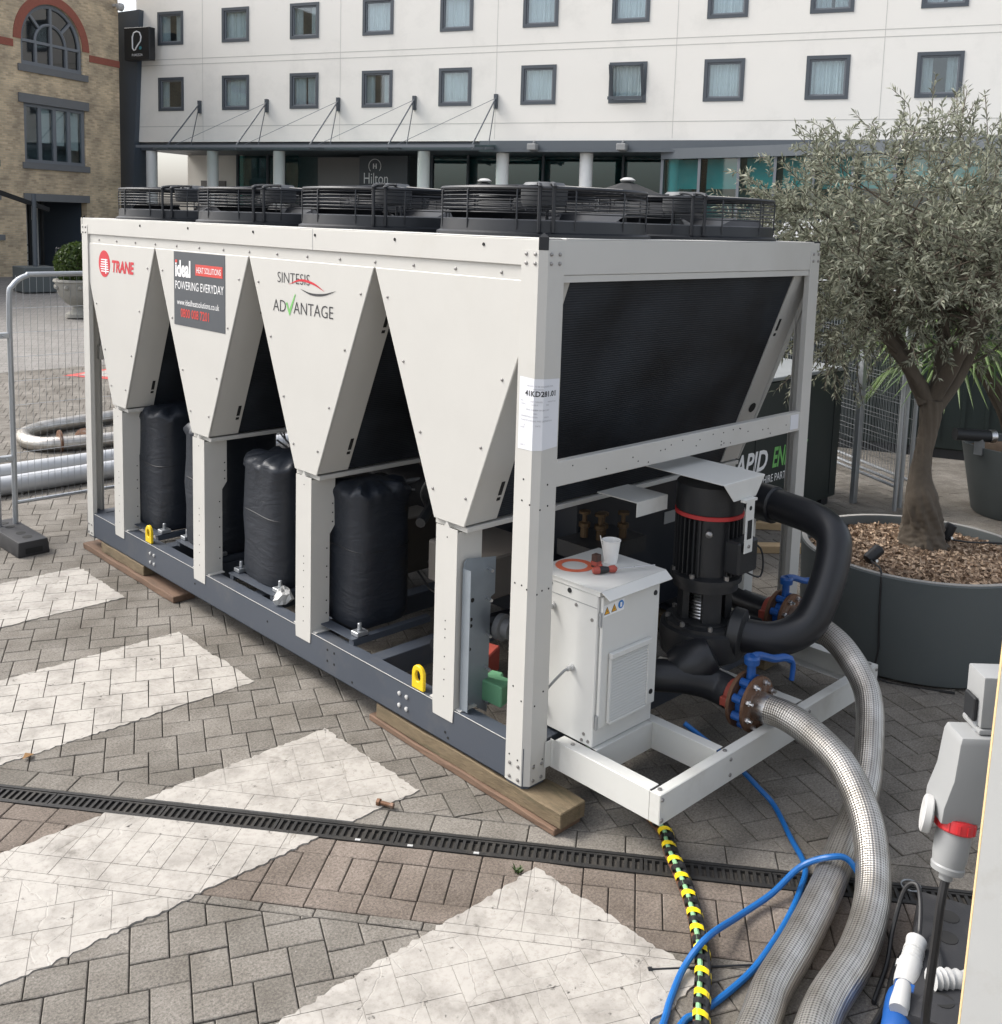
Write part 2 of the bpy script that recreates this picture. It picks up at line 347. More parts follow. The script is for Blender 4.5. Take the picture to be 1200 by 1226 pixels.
def road_paint():
    m, nt, N, Lk, B = nodes('worn_white_paint')
    gi = N.new('ShaderNodeNewGeometry'); pos = gi.outputs['Position']
    n1 = N.new('ShaderNodeTexNoise'); n1.inputs['Scale'].default_value = 5; n1.inputs['Detail'].default_value = 9; n1.inputs['Roughness'].default_value = .68; Lk.new(pos, n1.inputs['Vector'])
    c = N.new('ShaderNodeValToRGB'); e = c.color_ramp.elements
    e[0].position = .29; e[0].color = (.225,.208,.185,1); e[1].position = .56; e[1].color = (.385,.362,.328,1); Lk.new(n1.outputs['Fac'], c.inputs[0])
    n2 = N.new('ShaderNodeTexNoise'); n2.inputs['Scale'].default_value = 46; n2.inputs['Detail'].default_value = 6; n2.inputs['Roughness'].default_value = .75; Lk.new(pos, n2.inputs['Vector'])
    c2 = N.new('ShaderNodeValToRGB'); c2.color_ramp.elements[0].position = .28; c2.color_ramp.elements[0].color = (.74,.72,.70,1); c2.color_ramp.elements[1].position = .5; Lk.new(n2.outputs['Fac'], c2.inputs[0])
    mm = N.new('ShaderNodeMix'); mm.data_type = 'RGBA'; mm.blend_type = 'MULTIPLY'; mm.inputs[0].default_value = 1; Lk.new(c.outputs[0], mm.inputs[6]); Lk.new(c2.outputs[0], mm.inputs[7])
    n6 = N.new('ShaderNodeTexNoise'); n6.inputs['Scale'].default_value = 3.1; n6.inputs['Detail'].default_value = 7; n6.inputs['Roughness'].default_value = .7; n6.inputs['Distortion'].default_value = .6; Lk.new(pos, n6.inputs['Vector'])
    c6 = N.new('ShaderNodeValToRGB'); c6.color_ramp.elements[0].position = .60; c6.color_ramp.elements[0].color = (1,1,1,1); c6.color_ramp.elements[1].position = .76; c6.color_ramp.elements[1].color = (.42,.40,.38,1); Lk.new(n6.outputs['Fac'], c6.inputs[0])
    mm6 = N.new('ShaderNodeMix'); mm6.data_type = 'RGBA'; mm6.blend_type = 'MULTIPLY'; mm6.inputs[0].default_value = 1; Lk.new(mm.outputs[2], mm6.inputs[6]); Lk.new(c6.outputs[0], mm6.inputs[7]); mm = mm6
    # hairline cracks
    n3 = N.new('ShaderNodeTexNoise'); n3.inputs['Scale'].default_value = 4; n3.inputs['Detail'].default_value = 4; Lk.new(pos, n3.inputs['Vector'])
    mxv = N.new('ShaderNodeMix'); mxv.data_type = 'RGBA'; mxv.inputs[0].default_value = .12; Lk.new(pos, mxv.inputs[6]); Lk.new(n3.outputs['Color'], mxv.inputs[7])
    vo = N.new('ShaderNodeTexVoronoi'); vo.feature = 'DISTANCE_TO_EDGE'; vo.inputs['Scale'].default_value = 5.5; Lk.new(mxv.outputs[2], vo.inputs['Vector'])
    c3 = N.new('ShaderNodeValToRGB'); c3.color_ramp.elements[0].position = .0; c3.color_ramp.elements[0].color = (.72,.70,.67,1); c3.color_ramp.elements[1].position = .014; Lk.new(vo.outputs['Distance'], c3.inputs[0])
    n4 = N.new('ShaderNodeTexNoise'); n4.inputs['Scale'].default_value = 3; Lk.new(pos, n4.inputs['Vector'])
    c4 = N.new('ShaderNodeValToRGB'); c4.color_ramp.elements[0].position = .55; c4.color_ramp.elements[1].position = .65; Lk.new(n4.outputs['Fac'], c4.inputs[0])
    m2 = N.new('ShaderNodeMix'); m2.data_type = 'RGBA'; m2.blend_type = 'MULTIPLY'; Lk.new(c4.outputs[0], m2.inputs[0]); Lk.new(mm.outputs[2], m2.inputs[6]); Lk.new(c3.outputs[0], m2.inputs[7])
    Lk.new(m2.outputs[2], B.inputs['Base Color']); B.inputs['Roughness'].default_value = .7
    # worn-through spots let the blocks show
    n5 = N.new('ShaderNodeTexNoise'); n5.inputs['Scale'].default_value = 17; n5.inputs['Detail'].default_value = 8; n5.inputs['Roughness'].default_value = .8; Lk.new(pos, n5.inputs['Vector'])
    c5 = N.new('ShaderNodeValToRGB'); c5.color_ramp.elements[0].position = .615; c5.color_ramp.elements[1].position = .645; Lk.new(n5.outputs['Fac'], c5.inputs[0])
    trn = N.new('ShaderNodeBsdfTransparent'); mxs = N.new('ShaderNodeMixShader'); Lk.new(c5.outputs[0], mxs.inputs[0]); Lk.new(B.outputs[0], mxs.inputs[1]); Lk.new(trn.outputs[0], mxs.inputs[2]); Lk.new(mxs.outputs[0], N['Material Output'].inputs[0])
    bp = N.new('ShaderNodeBump'); bp.inputs['Strength'].default_value = .6; bp.inputs['Distance'].default_value = .006
    ad = N.new('ShaderNodeMath'); ad.operation = 'ADD'; Lk.new(n1.outputs['Fac'], ad.inputs[0]); Lk.new(c3.outputs[0], ad.inputs[1])
    Lk.new(ad.outputs[0], bp.inputs['Height']); Lk.new(bp.outputs[0], B.inputs['Normal']); return m
M['roadpaint'] = road_paint()
M['redpaint'] = paint('red_road_paint', (.45,.06,.05), .7, var=.2)
def far_ground():
    m, nt, N, Lk, B = nodes('far_paving')
    gi = N.new('ShaderNodeNewGeometry'); mp = N.new('ShaderNodeMapping'); mp.inputs['Rotation'].default_value = (0,0,R(25)); Lk.new(gi.outputs['Position'], mp.inputs[0])
    bt = N.new('ShaderNodeTexBrick'); bt.inputs['Scale'].default_value = 1.0; bt.inputs['Brick Width'].default_value = .2; bt.inputs['Row Height'].default_value = .13
    bt.inputs['Mortar Size'].default_value = .004; bt.inputs['Color1'].default_value = (.17,.16,.148,1); bt.inputs['Color2'].default_value = (.235,.222,.206,1); bt.inputs['Mortar'].default_value = (.07,.065,.058,1)
    Lk.new(mp.outputs[0], bt.inputs['Vector']); Lk.new(bt.outputs[0], B.inputs['Base Color']); B.inputs['Roughness'].default_value = .85; return m
M['farground'] = far_ground()
def brickwall():
    m, nt, N, Lk, B = nodes('stock_brick')
    tc = N.new('ShaderNodeTexCoord'); sp = N.new('ShaderNodeSeparateXYZ'); cb = N.new('ShaderNodeCombineXYZ')
    Lk.new(tc.outputs['Object'], sp.inputs[0]); Lk.new(sp.outputs['X'], cb.inputs[0]); Lk.new(sp.outputs['Z'], cb.inputs[1]); Lk.new(sp.outputs['Y'], cb.inputs[2])
    bt = N.new('ShaderNodeTexBrick'); bt.inputs['Scale'].default_value = 1.0; bt.inputs['Brick Width'].default_value = .225; bt.inputs['Row Height'].default_value = .075; bt.inputs['Mortar Size'].default_value = .008
    bt.inputs['Color1'].default_value = (.64,.53,.375,1); bt.inputs['Color2'].default_value = (.38,.30,.215,1); bt.inputs['Mortar'].default_value = (.52,.46,.37,1); bt.inputs['Bias'].default_value = -.25
    Lk.new(cb.outputs[0], bt.inputs['Vector'])
    n = N.new('ShaderNodeTexNoise'); n.inputs['Scale'].default_value = 1.2; n.inputs['Detail'].default_value = 6; Lk.new(tc.outputs['Object'], n.inputs['Vector'])
    c = N.new('ShaderNodeValToRGB'); c.color_ramp.elements[0].color = (.7,.68,.66,1); c.color_ramp.elements[0].position = .35; c.color_ramp.elements[1].color = (1.15,1.1,1.02,1); c.color_ramp.elements[1].position = .65; Lk.new(n.outputs['Fac'], c.inputs[0])
    mm = N.new('ShaderNodeMix'); mm.data_type = 'RGBA'; mm.blend_type = 'MULTIPLY'; mm.inputs[0].default_value = 1; Lk.new(bt.outputs[0], mm.inputs[6]); Lk.new(c.outputs[0], mm.inputs[7])
    Lk.new(mm.outputs[2], B.inputs['Base Color']); B.inputs['Roughness'].default_value = .9
    bp = N.new('ShaderNodeBump'); bp.inputs['Strength'].default_value = .4; bp.inputs['Distance'].default_value = .01; Lk.new(bt.outputs['Fac'], bp.inputs['Height']); bp.invert = True; Lk.new(bp.outputs[0], B.inputs['Normal']); return m
M['brick'] = brickwall()
M['redbrick'] = paint('red_brick_dressing', (.30,.10,.07), .9, var=.3, scale=14)
M['lintel'] = paint('grey_stone_dressing', (.16,.165,.17), .8, var=.15, scale=4)
M['winframe_l'] = paint('window_frame_grey', (.17,.185,.205), .5, var=.05)
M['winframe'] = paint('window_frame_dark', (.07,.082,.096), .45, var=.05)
M['render'] = paint('white_render', (.83,.805,.75), .85, var=.035, scale=.5, dirt=(.5,.49,.45), dscale=.35, damt=.35, bump=.2, bscale=60)
M['fascia'] = paint('fascia_blue_grey', (.10,.115,.13), .4, var=.08, scale=1)
M['cladding'] = paint('dark_cladding', (.055,.07,.09), .4, var=.08, scale=1)
M['colwhite'] = paint('column_white', (.78,.79,.78), .5, var=.04)
M['interior'] = paint('dark_interior', (.17,.20,.21), .7, var=.2)
M['taupe'] = paint('taupe_panel', (.17,.165,.16), .6, var=.06)
M['curtain'] = paint('curtain_pale', (.78,.80,.79), .8, var=.12, scale=3)
M['blind'] = paint('roller_blind', (.58,.60,.57), .8, var=.03)
M['parasol'] = paint('parasol_black', (.012,.013,.014), .8, var=.2)
def glass(name, tint, refl=.06):
    m, nt, N, Lk, B = nodes(name); N.remove(B)
    tr = N.new('ShaderNodeBsdfTransparent'); tr.inputs[0].default_value = (*tint,1); gl = N.new('ShaderNodeBsdfGlossy'); gl.inputs['Roughness'].default_value = .03
    fr = N.new('ShaderNodeLayerWeight'); fr.inputs[0].default_value = .5
    pw_ = N.new('ShaderNodeMath'); pw_.operation = 'POWER'; pw_.inputs[1].default_value = 4.0; Lk.new(fr.outputs['Facing'], pw_.inputs[0])
    ad = N.new('ShaderNodeMath'); ad.operation = 'MULTIPLY_ADD'; ad.inputs[1].default_value = .85; ad.inputs[2].default_value = .04+refl; Lk.new(pw_.outputs[0], ad.inputs[0])
    mx = N.new('ShaderNodeMixShader'); Lk.new(ad.outputs[0], mx.inputs[0]); Lk.new(tr.outputs[0], mx.inputs[1]); Lk.new(gl.outputs[0], mx.inputs[2])
    Lk.new(mx.outputs[0], N['Material Output'].inputs[0]); return m
M['tealblind'] = paint('teal_blind', (.22,.42,.43), .6)
M['glass'] = glass('window_glass', (.86,.92,.94), .07)
M['tealglass'] = glass('teal_glass', (.24,.55,.56), .06)
M['canopyglass'] = glass('canopy_glass', (.55,.68,.66), .06)
M['darkglass'] = glass('smoked_glass', (.25,.27,.29), .10)
def leaf_mat(name, c0, c1, trans=.25, rough=.5):
    m, nt, N, Lk, B = nodes(name)
    gi = N.new('ShaderNodeNewGeometry')
    mx = N.new('ShaderNodeMix'); mx.data_type = 'RGBA'; mx.inputs[6].default_value = (*c0,1); mx.inputs[7].default_value = (*c1,1)
    Lk.new(gi.outputs['Random Per Island'], mx.inputs[0]); Lk.new(mx.outputs[2], B.inputs['Base Color']); B.inputs['Roughness'].default_value = rough
    t = N.new('ShaderNodeBsdfTranslucent'); Lk.new(mx.outputs[2], t.inputs[0]); ms = N.new('ShaderNodeMixShader'); ms.inputs[0].default_value = trans
    Lk.new(B.outputs[0], ms.inputs[1]); Lk.new(t.outputs[0], ms.inputs[2]); Lk.new(ms.outputs[0], N['Material Output'].inputs[0]); return m
M['olive'] = leaf_mat('olive_leaf', (.105,.115,.075), (.37,.38,.29), .3)
M['palm'] = leaf_mat('palm_leaf', (.04,.085,.02), (.11,.17,.045))
M['shrub'] = leaf_mat('shrub_leaf', (.03,.055,.012), (.08,.12,.025))
M['weed'] = leaf_mat('weed_leaf', (.03,.06,.01), (.06,.1,.02))
M['bark'] = paint('olive_bark', (.095,.077,.058), .95, var=.4, scale=9, dirt=(.05,.042,.034), dscale=7, damt=.9, bump=1.0, bscale=38, stretch=(1,1,.28))
M['mulch'] = leaf_mat('bark_mulch', (.15,.095,.06), (.56,.42,.30), .0, .9)
M['soil'] = paint('planter_soil', (.12,.08,.05), .95, var=.4, scale=25, bump=.8, bscale=60)
M['black_cable'] = paint('black_cable', (.014,.014,.015), .5)

def text(body, size, mat, parent, origin, right, up, name='lettering', weight=0.0, shear=0.0, align='LEFT', sx=1.0, thick=.0012, space=1.0, local=False):
    cu = bpy.data.curves.new(name, 'FONT'); cu.body = body; cu.size = size; cu.align_x = align; cu.offset = weight; cu.shear = shear; cu.space_character = space
    cu.resolution_u = 3
    ob = bpy.data.objects.new(name, cu); COL.objects.link(ob); bpy.context.view_layer.update()
    me = bpy.data.meshes.new_from_object(ob.evaluated_get(bpy.context.evaluated_depsgraph_get())); bpy.data.objects.remove(ob)
    right, up, origin = Vector(right), Vector(up), Vector(origin); nrm = right.cross(up)
    mb = MB(); vs = [origin+right*(v.co.x*sx)+up*v.co.y+nrm*thick for v in me.vertices]
    mb.add(vs, [tuple(p.vertices) for p in me.polygons])
    return mb.build(name, mat, parent, smooth=0, local=local, recalc=False)

# ================================================================== GROUND
g = MB(); g.add([(-150,-150,-.03),(150,-150,-.03),(150,150,-.03),(-150,150,-.03)], [(0,1,2,3)])
ground = g.build('ground', M['farground'], smooth=0); tag(ground, kind='structure')
pav = empty('pavement', (0,0,0)); tag(pav, kind='structure')
X0, X1, Y0, Y1 = -3.0, 9.0, -3.2, 13.5
g = MB(); g.add([(X0,Y0,-.014),(X1,Y0,-.014),(X1,Y1,-.014),(X0,Y1,-.014)], [(0,1,2,3)])
g.build('joint_sand', M['sand'], pav, smooth=0)
DD = Vector((.618,-.786)); DN = Vector((-.786,-.618))     # along and across the drain (DN points to the near side)
def dn(p): return DN.x*p[0]+DN.y*p[1]
def dw(t, n): return (DD.x*t+DN.x*n, DD.y*t+DN.y*n)
def clip(poly, a, b, c):                                    # keep a*x+b*y<=c
    out = []; n = len(poly)
    for i in range(n):
        p, q = poly[i], poly[(i+1)%n]; dp = a*p[0]+b*p[1]-c; dq = a*q[0]+b*q[1]-c
        if dp <= 0: out.append(p)
        if (dp < 0 < dq) or (dq < 0 < dp):
            t = dp/(dp-dq); out.append((p[0]+(q[0]-p[0])*t, p[1]+(q[1]-p[1])*t))
    return out
def area(p): return .5*sum(p[i][0]*p[(i+1)%len(p)][1]-p[(i+1)%len(p)][0]*p[i][1] for i in range(len(p)))
def ccw(p): return p if area(p) > 0 else p[::-1]
def inset(poly, d):
    poly = ccw(poly); n = len(poly); out = list(poly)
    for i in range(n):
        p, q = poly[i], poly[(i+1)%n]; ex, ey = q[0]-p[0], q[1]-p[1]; l = math.hypot(ex, ey)
        if l < 1e-6: continue
        nx, ny = ey/l, -ex/l
        out = clip(out, nx, ny, nx*p[0]+ny*p[1]-d)
        if len(out) < 3: return []
    # drop near-duplicate points
    res = []
    for p in out:
        if not res or math.hypot(p[0]-res[-1][0], p[1]-res[-1][1]) > 1e-4: res.append(p)
    return res
PA, PB = .192, .128
ea = R(-25); E1 = Vector((math.cos(ea), math.sin(ea))); E2 = Vector((E1.y, -E1.x)); PO = Vector((-1.60,.27))
def herr():
    out = []
    def w(u, v): return (PO.x+E1.x*u+E2.x*v, PO.y+E1.y*u+E2.y*v)
    for i in range(-70, 75):
        for j in range(-140, 140):
            u = i*(PA+PB)-j*PB; v = i*(PA-PB)+j*PB
            c = w(u+.1, v+.1)
            if not (X0-.1 < c[0] < X1 and Y0 < c[1] < Y1): continue
            out.append(('H', [w(u,v), w(u+PA,v), w(u+PA,v+PB), w(u,v+PB)]))
            out.append(('V', [w(u+PA,v), w(u+PA+PB,v), w(u+PA+PB,v+PA), w(u+PA,v+PA)]))
    return out
pieces = []      # (kind, polygon, is_full)
for k, poly in herr():
    ns = [dn(p) for p in poly]
    if max(ns) < .055 or min(ns) > .755: pieces.append((k, poly, True)); continue
    a = clip(poly, DN.x, DN.y, .055); b = clip(poly, -DN.x, -DN.y, -.755)
    for q in (a, b):
        if len(q) >= 3 and abs(area(q)) > 4e-4: pieces.append(('C', q, False))
for t in np.arange(-12, 8, .2):
    t = float(t)
    for (n0, n1, sh) in ((.055,.175,.03),(.295,.40,.07),(.605,.71,.07)):
        pieces.append(('U' if n0 < .1 else 'R', [dw(t+sh,n0), dw(t+sh+.2,n0), dw(t+sh+.2,n1), dw(t+sh,n1)], True))
    for s in (0,.1): pieces.append(('S', [dw(t+s+.07,.40), dw(t+s+.17,.40), dw(t+s+.17,.605), dw(t+s+.07,.605)], True))
    pieces.append(('T', [dw(t+.12,.71), dw(t+.32,.71), dw(t+.32,.755), dw(t+.12,.755)], True))
def in_rect(p): return X0 < p[0] < X1 and Y0 < p[1] < Y1
pieces = [q for q in pieces if in_rect(q[1][0])]
STRIPES = []     # painted bars of the crossing: (y0, y1, x_left, x_right, half, thickness) -> polygons
def ragged(y0, y1, xl, xr, amp, seed):
    rnd = random.Random(seed); pts = []
    n = 150
    for i in range(n): pts.append((xl+(xr-xl)*i/n, y0+rnd.uniform(-amp,amp)+.003*math.sin(i*.31+seed)))
    for i in range(40): pts.append((xr+rnd.uniform(-amp,amp)+.004*math.sin(i*.4+seed), y0+(y1-y0)*i/40))
    for i in range(n): pts.append((xr+(xl-xr)*i/n, y1+rnd.uniform(-amp,amp)))
    return pts
bars = [(3.44,4.19,-3.0,-.205,.007,1,.0016),(1.84,2.71,-3.0,-.20,.008,2,.0016),(.445,1.165,-3.0,-.21,.008,3,.0026),(-1.06,-.275,-3.0,-.215,.009,5,.0028)]
def center(p): return (sum(q[0] for q in p)/len(p), sum(q[1] for q in p)/len(p))
CAMXY = Vector((-2.93,-2.78)); HEAD = Vector((.698,.716))
def rank(q):
    c = Vector(center(q[1])); d = c-CAMXY; L = d.length
    if L < 1.9 or d.normalized().dot(HEAD) < .885: return 1e9
    r = L
    for b in bars:
        if b[0]+.1 < c.y < b[1]-.1 and c.x < b[3]-.1: r += 60
    if 0.1 < c.x < 2.1 and c.y > 0.2: r += 40
    if q[0] == 'T' or abs(area(q[1])) < .004: r += 60
    return r
order = sorted(range(len(pieces)), key=lambda i: rank(pieces[i]))
singles = set(order[:300])
def slab(mb, poly, j=.0021, ch=.0034, z=0.0, tilt=(0,0)):
    o = inset(poly, j); t = inset(poly, j+ch)
    if len(o) < 3 or len(t) != len(o): 
        if len(o) < 3: return False
        t = o
    n = len(o); c = center(o)
    zz = lambda p: z+tilt[0]*(p[0]-c[0])+tilt[1]*(p[1]-c[1])
    vs = [(p[0],p[1],zz(p)-.016) for p in o]+[(p[0],p[1],zz(p)-ch*.8) for p in o]+[(p[0],p[1],zz(p)) for p in t]
    fs = [tuple(range(2*n,3*n))]+[(i,(i+1)%n,n+(i+1)%n,n+i) for i in range(n)]+[(n+i,n+(i+1)%n,2*n+(i+1)%n,2*n+i) for i in range(n)]
    mb.add(vs, fs); return True
matof = {'H':'paver','V':'paver','C':'paver','U':'paver','T':'paver','R':'paver_red','S':'paver_red'}
shared = {}
rest = {'paver': MB(), 'paver_red': MB()}
for i, (k, poly, full) in enumerate(pieces):
    mk = matof[k]
    if i in singles:
        c = center(poly); o = None
        if full:
            e = Vector((poly[1][0]-poly[0][0], poly[1][1]-poly[0][1])); ang = math.atan2(e.y, e.x)
            w_, h_ = e.length, math.hypot(poly[2][0]-poly[1][0], poly[2][1]-poly[1][1])
            if h_ > w_: ang += math.pi/2; w_, h_ = h_, w_
            key = (mk, round(w_,3), round(h_,3))
            if key not in shared:
                mb = MB(); slab(mb, [(-w_/2,-h_/2),(w_/2,-h_/2),(w_/2,h_/2),(-w_/2,h_/2)])
                o = mb.build('paving_block' if mk == 'paver' else 'border_brick', M[mk], pav, smooth=0, local=True); shared[key] = o.data
            else:
                o = bpy.data.objects.new('paving_block' if mk == 'paver' else 'border_brick', shared[key]); COL.objects.link(o); o.parent = pav
            o.location = (c[0], c[1], random.uniform(-.0015,.0012)); o.rotation_euler = (random.gauss(0,.010), random.gauss(0,.010), ang+(math.pi if random.random() < .5 else 0)+random.gauss(0,.004))
        else:
            mb = MB(); ok = slab(mb, [(p[0]-c[0], p[1]-c[1]) for p in poly])
            if ok:
                o = mb.build('paving_block', M[mk], pav, smooth=0, local=True); o.location = (c[0], c[1], random.uniform(-.0015,.001))
    else:
        slab(rest[mk], poly, z=random.uniform(-.0018,.0012), tilt=(random.gauss(0,.006), random.gauss(0,.006)))
tag(rest['paver'].build('paving_blocks', M['paver'], pav, smooth=0), kind='stuff')
tag(rest['paver_red'].build('border_bricks', M['paver_red'], pav, smooth=0), kind='stuff')

# painted bars lie on the blocks, cut along the joints
def paint_bar(poly, th, jn, name='painted_bar', mat='roadpaint', fill=True):
    xs = [p[0] for p in poly]; ys = [p[1] for p in poly]; mb = MB()
    bb = (min(xs)-.2, max(xs)+.2, min(ys)-.2, max(ys)+.2)
    for k, q, full in pieces:
        c = center(q)
        if not (bb[0] < c[0] < bb[1] and bb[2] < c[1] < bb[3]): continue
        if jn is None: cutter = ccw(q)
        else:
            cutter = inset(q, jn*random.uniform(.6,1.2))
            if len(cutter) < 3: continue
        sub = poly
        n = len(cutter)
        for i in range(n):
            p0, p1 = cutter[i], cutter[(i+1)%n]; ex, ey = p1[0]-p0[0], p1[1]-p0[1]; l = math.hypot(ex, ey)
            if l < 1e-6: continue
            nx, ny = ey/l, -ex/l
            sub = clip(sub, nx, ny, nx*p0[0]+ny*p0[1])
            if len(sub) < 3: break
        if len(sub) < 3 or abs(area(sub)) < 2e-4: continue
        sub = ccw(sub); z1 = th+.0022+random.uniform(0,.0004); n = len(sub)
        vs = [(p[0],p[1],-.004) for p in sub]+[(p[0],p[1],z1) for p in sub]
        mb.add(vs, [tuple(range(n,2*n))]+[(i,(i+1)%n,n+(i+1)%n,n+i) for i in range(n)])
    if fill:                                  # paint that ran into the joints
        n = len(poly); c = inset  # noqa
        pp = ccw(poly); mb.add([(p[0],p[1],-.0008 if th < .002 else .0026) for p in pp], [tuple(range(n))])
    return mb.build(name, M[mat], pav, smooth=0)
for (y0,y1,xl,xr,amp,seed,th) in bars:
    poly = ragged(y0,y1,xl,xr,amp,seed)
    if seed == 3:            # the drain cuts this bar in two
        a = clip(poly, DN.x, DN.y, .172); b = clip(poly, -DN.x, -DN.y, -.298)
        paint_bar(a, th, .0014); paint_bar(b, th, .0013)
    elif seed == 5:
        paint_bar(clip(poly, -DN.x, -DN.y, -.33), th, .0012)
    elif seed == 2:
        paint_bar(clip(poly, DN.x, DN.y, .06), th, .0026, fill=False); 
    else: paint_bar(poly, th, .0026, fill=False)
# red edged triangle painted far off
tri = [(2.91,12.63),(4.6,13.3),(3.6,11.5)]
def sheet(poly, z, mat, name): 
    mb = MB(); mb.add([(x,y,z) for x,y in poly], [tuple(range(len(poly)))]); return mb.build(name, M[mat], pav, smooth=0)
sheet(tri, .006, 'redpaint', 'painted_triangle_border')
sheet([(3.12,12.58),(4.3,13.05),(3.62,11.82)], .010, 'roadpaint', 'painted_triangle')

# channel drain
dr = empty('channel_drain', (-.3,.1,0), label='black slotted channel drain running diagonally across the paving', cat='drain')
T0, T1 = -6.0, 4.4
for n0, n1 in ((.176,.192),(.278,.294)):
    mb = MB(); mb.prism([dw(T0,n0),dw(T1,n0),dw(T1,n1),dw(T0,n1)], lambda u,v,w: (u,v,w), -.05, .001); mb.build('edge_rail', M['drain'], dr, smooth=0)
mb = MB(); mb.prism([dw(T0,.19),dw(T1,.19),dw(T1,.28),dw(T0,.28)], lambda u,v,w: (u,v,w), -.08, -.06); mb.build('channel_bed', M['hole'], dr, smooth=0)
t = T0; si = 0
while t < T1-.4:
    mb = MB(); L = .5
    for a, b in ((.1935,.203),(.268,.2765)): mb.prism([dw(t+.002,a),dw(t+L-.002,a),dw(t+L-.002,b),dw(t+.002,b)], lambda u,v,w: (u,v,w), -.03, -.002)
    for k in range(17):
        tt = t+.004+k*.0301
        mb.prism([dw(tt,.202),dw(tt+.0125,.202),dw(tt+.0125,.269),dw(tt,.269)], lambda u,v,w: (u,v,w), -.03, -.003)
    mb.build('grate', M['drain'], dr, smooth=0)
    t += L
for t in (-.644,-.428,-.159):  # specks of white paint on the near edge of the drain
    c = dw(t,.287); mb = MB(); mb.obox((c[0],c[1],.0025), (DD.x*.011,DD.y*.011,0), (DN.x*.006,DN.y*.006,0), (0,0,.0012)); mb.build('paint_speck', M['socketlight'], dr, smooth=0)

# ================================================================== BUILDINGS
def wall_holes(mb, x0, x1, z0, z1, holes, y=0.0, depth=.25):
    xs = sorted(set([x0,x1]+[h[0] for h in holes]+[h[1] for h in holes])); zs = sorted(set([z0,z1]+[h[2] for h in holes]+[h[3] for h in holes]))
    for i in range(len(xs)-1):
        for j in range(len(zs)-1):
            cx, cz = (xs[i]+xs[i+1])/2, (zs[j]+zs[j+1])/2
            if any(h[0] < cx < h[1] and h[2] < cz < h[3] for h in holes): continue
            mb.add([(xs[i],y,zs[j]),(xs[i+1],y,zs[j]),(xs[i+1],y,zs[j+1]),(xs[i],y,zs[j+1])], [(0,1,2,3)])
    for a,b,c,d in holes:
        for p, q in (((a,c),(b,c)),((b,c),(b,d)),((b,d),(a,d)),((a,d),(a,c))):
            mb.add([(p[0],y,p[1]),(q[0],y,q[1]),(q[0],y+depth,q[1]),(p[0],y+depth,p[1])], [(0,1,2,3)])
TH = -1.17; HO = Vector((16.8,37.144,0))
hotel = empty('hotel_building', HO, TH, label='white rendered hotel with rows of grey framed windows and dark ground floor', cat='building')
SP = 3.2; WW, WZ0, WZ1 = 1.30, 6.57, 7.91
rows = [(WZ0,WZ1),(9.18,10.5),(11.8,13.1)]
holes = []
for (a,b) in rows:
    for k in range(0, 11):
        s = k*SP; holes.append((s-WW/2, s+WW/2, a, b))
mb = MB(); wall_holes(mb, -1.75, 34.2, 5.33, 15.5, holes, 0, .3)
mb.add([(-1.75,0,5.33),(34.2,0,5.33),(34.2,4.5,5.33),(-1.75,4.5,5.33)], [(0,1,2,3)])
mb.add([(-1.75,0,5.33),(-1.75,0,15.5),(-1.75,9,15.5),(-1.75,9,5.33)], [(0,1,2,3)])
mb.add([(-1.75,0,15.5),(34.2,0,15.5),(34.2,9,15.5),(-1.75,9,15.5)], [(0,1,2,3)])
mb.add([(34.2,0,5.33),(34.2,0,15.5),(34.2,9,15.5),(34.2,9,5.33)], [(0,1,2,3)])
mb.build('wall', M['render'], hotel, smooth=0, local=True)
mb = MB()
for z in (8.4,8.62,5.95):
    mb.box(-1.75,34.2,-.004,.002,z-.012,z+.012)
for s in (1.6,8.0,14.4,20.8,27.2): mb.box(s-.008,s+.008,-.003,.002,5.4,15.4)
tag(mb.build('render_joints', paint('render_joint_shadow', (.52,.51,.475), .9), hotel, smooth=0, local=True), kind='stuff')
rw = random.Random(5)
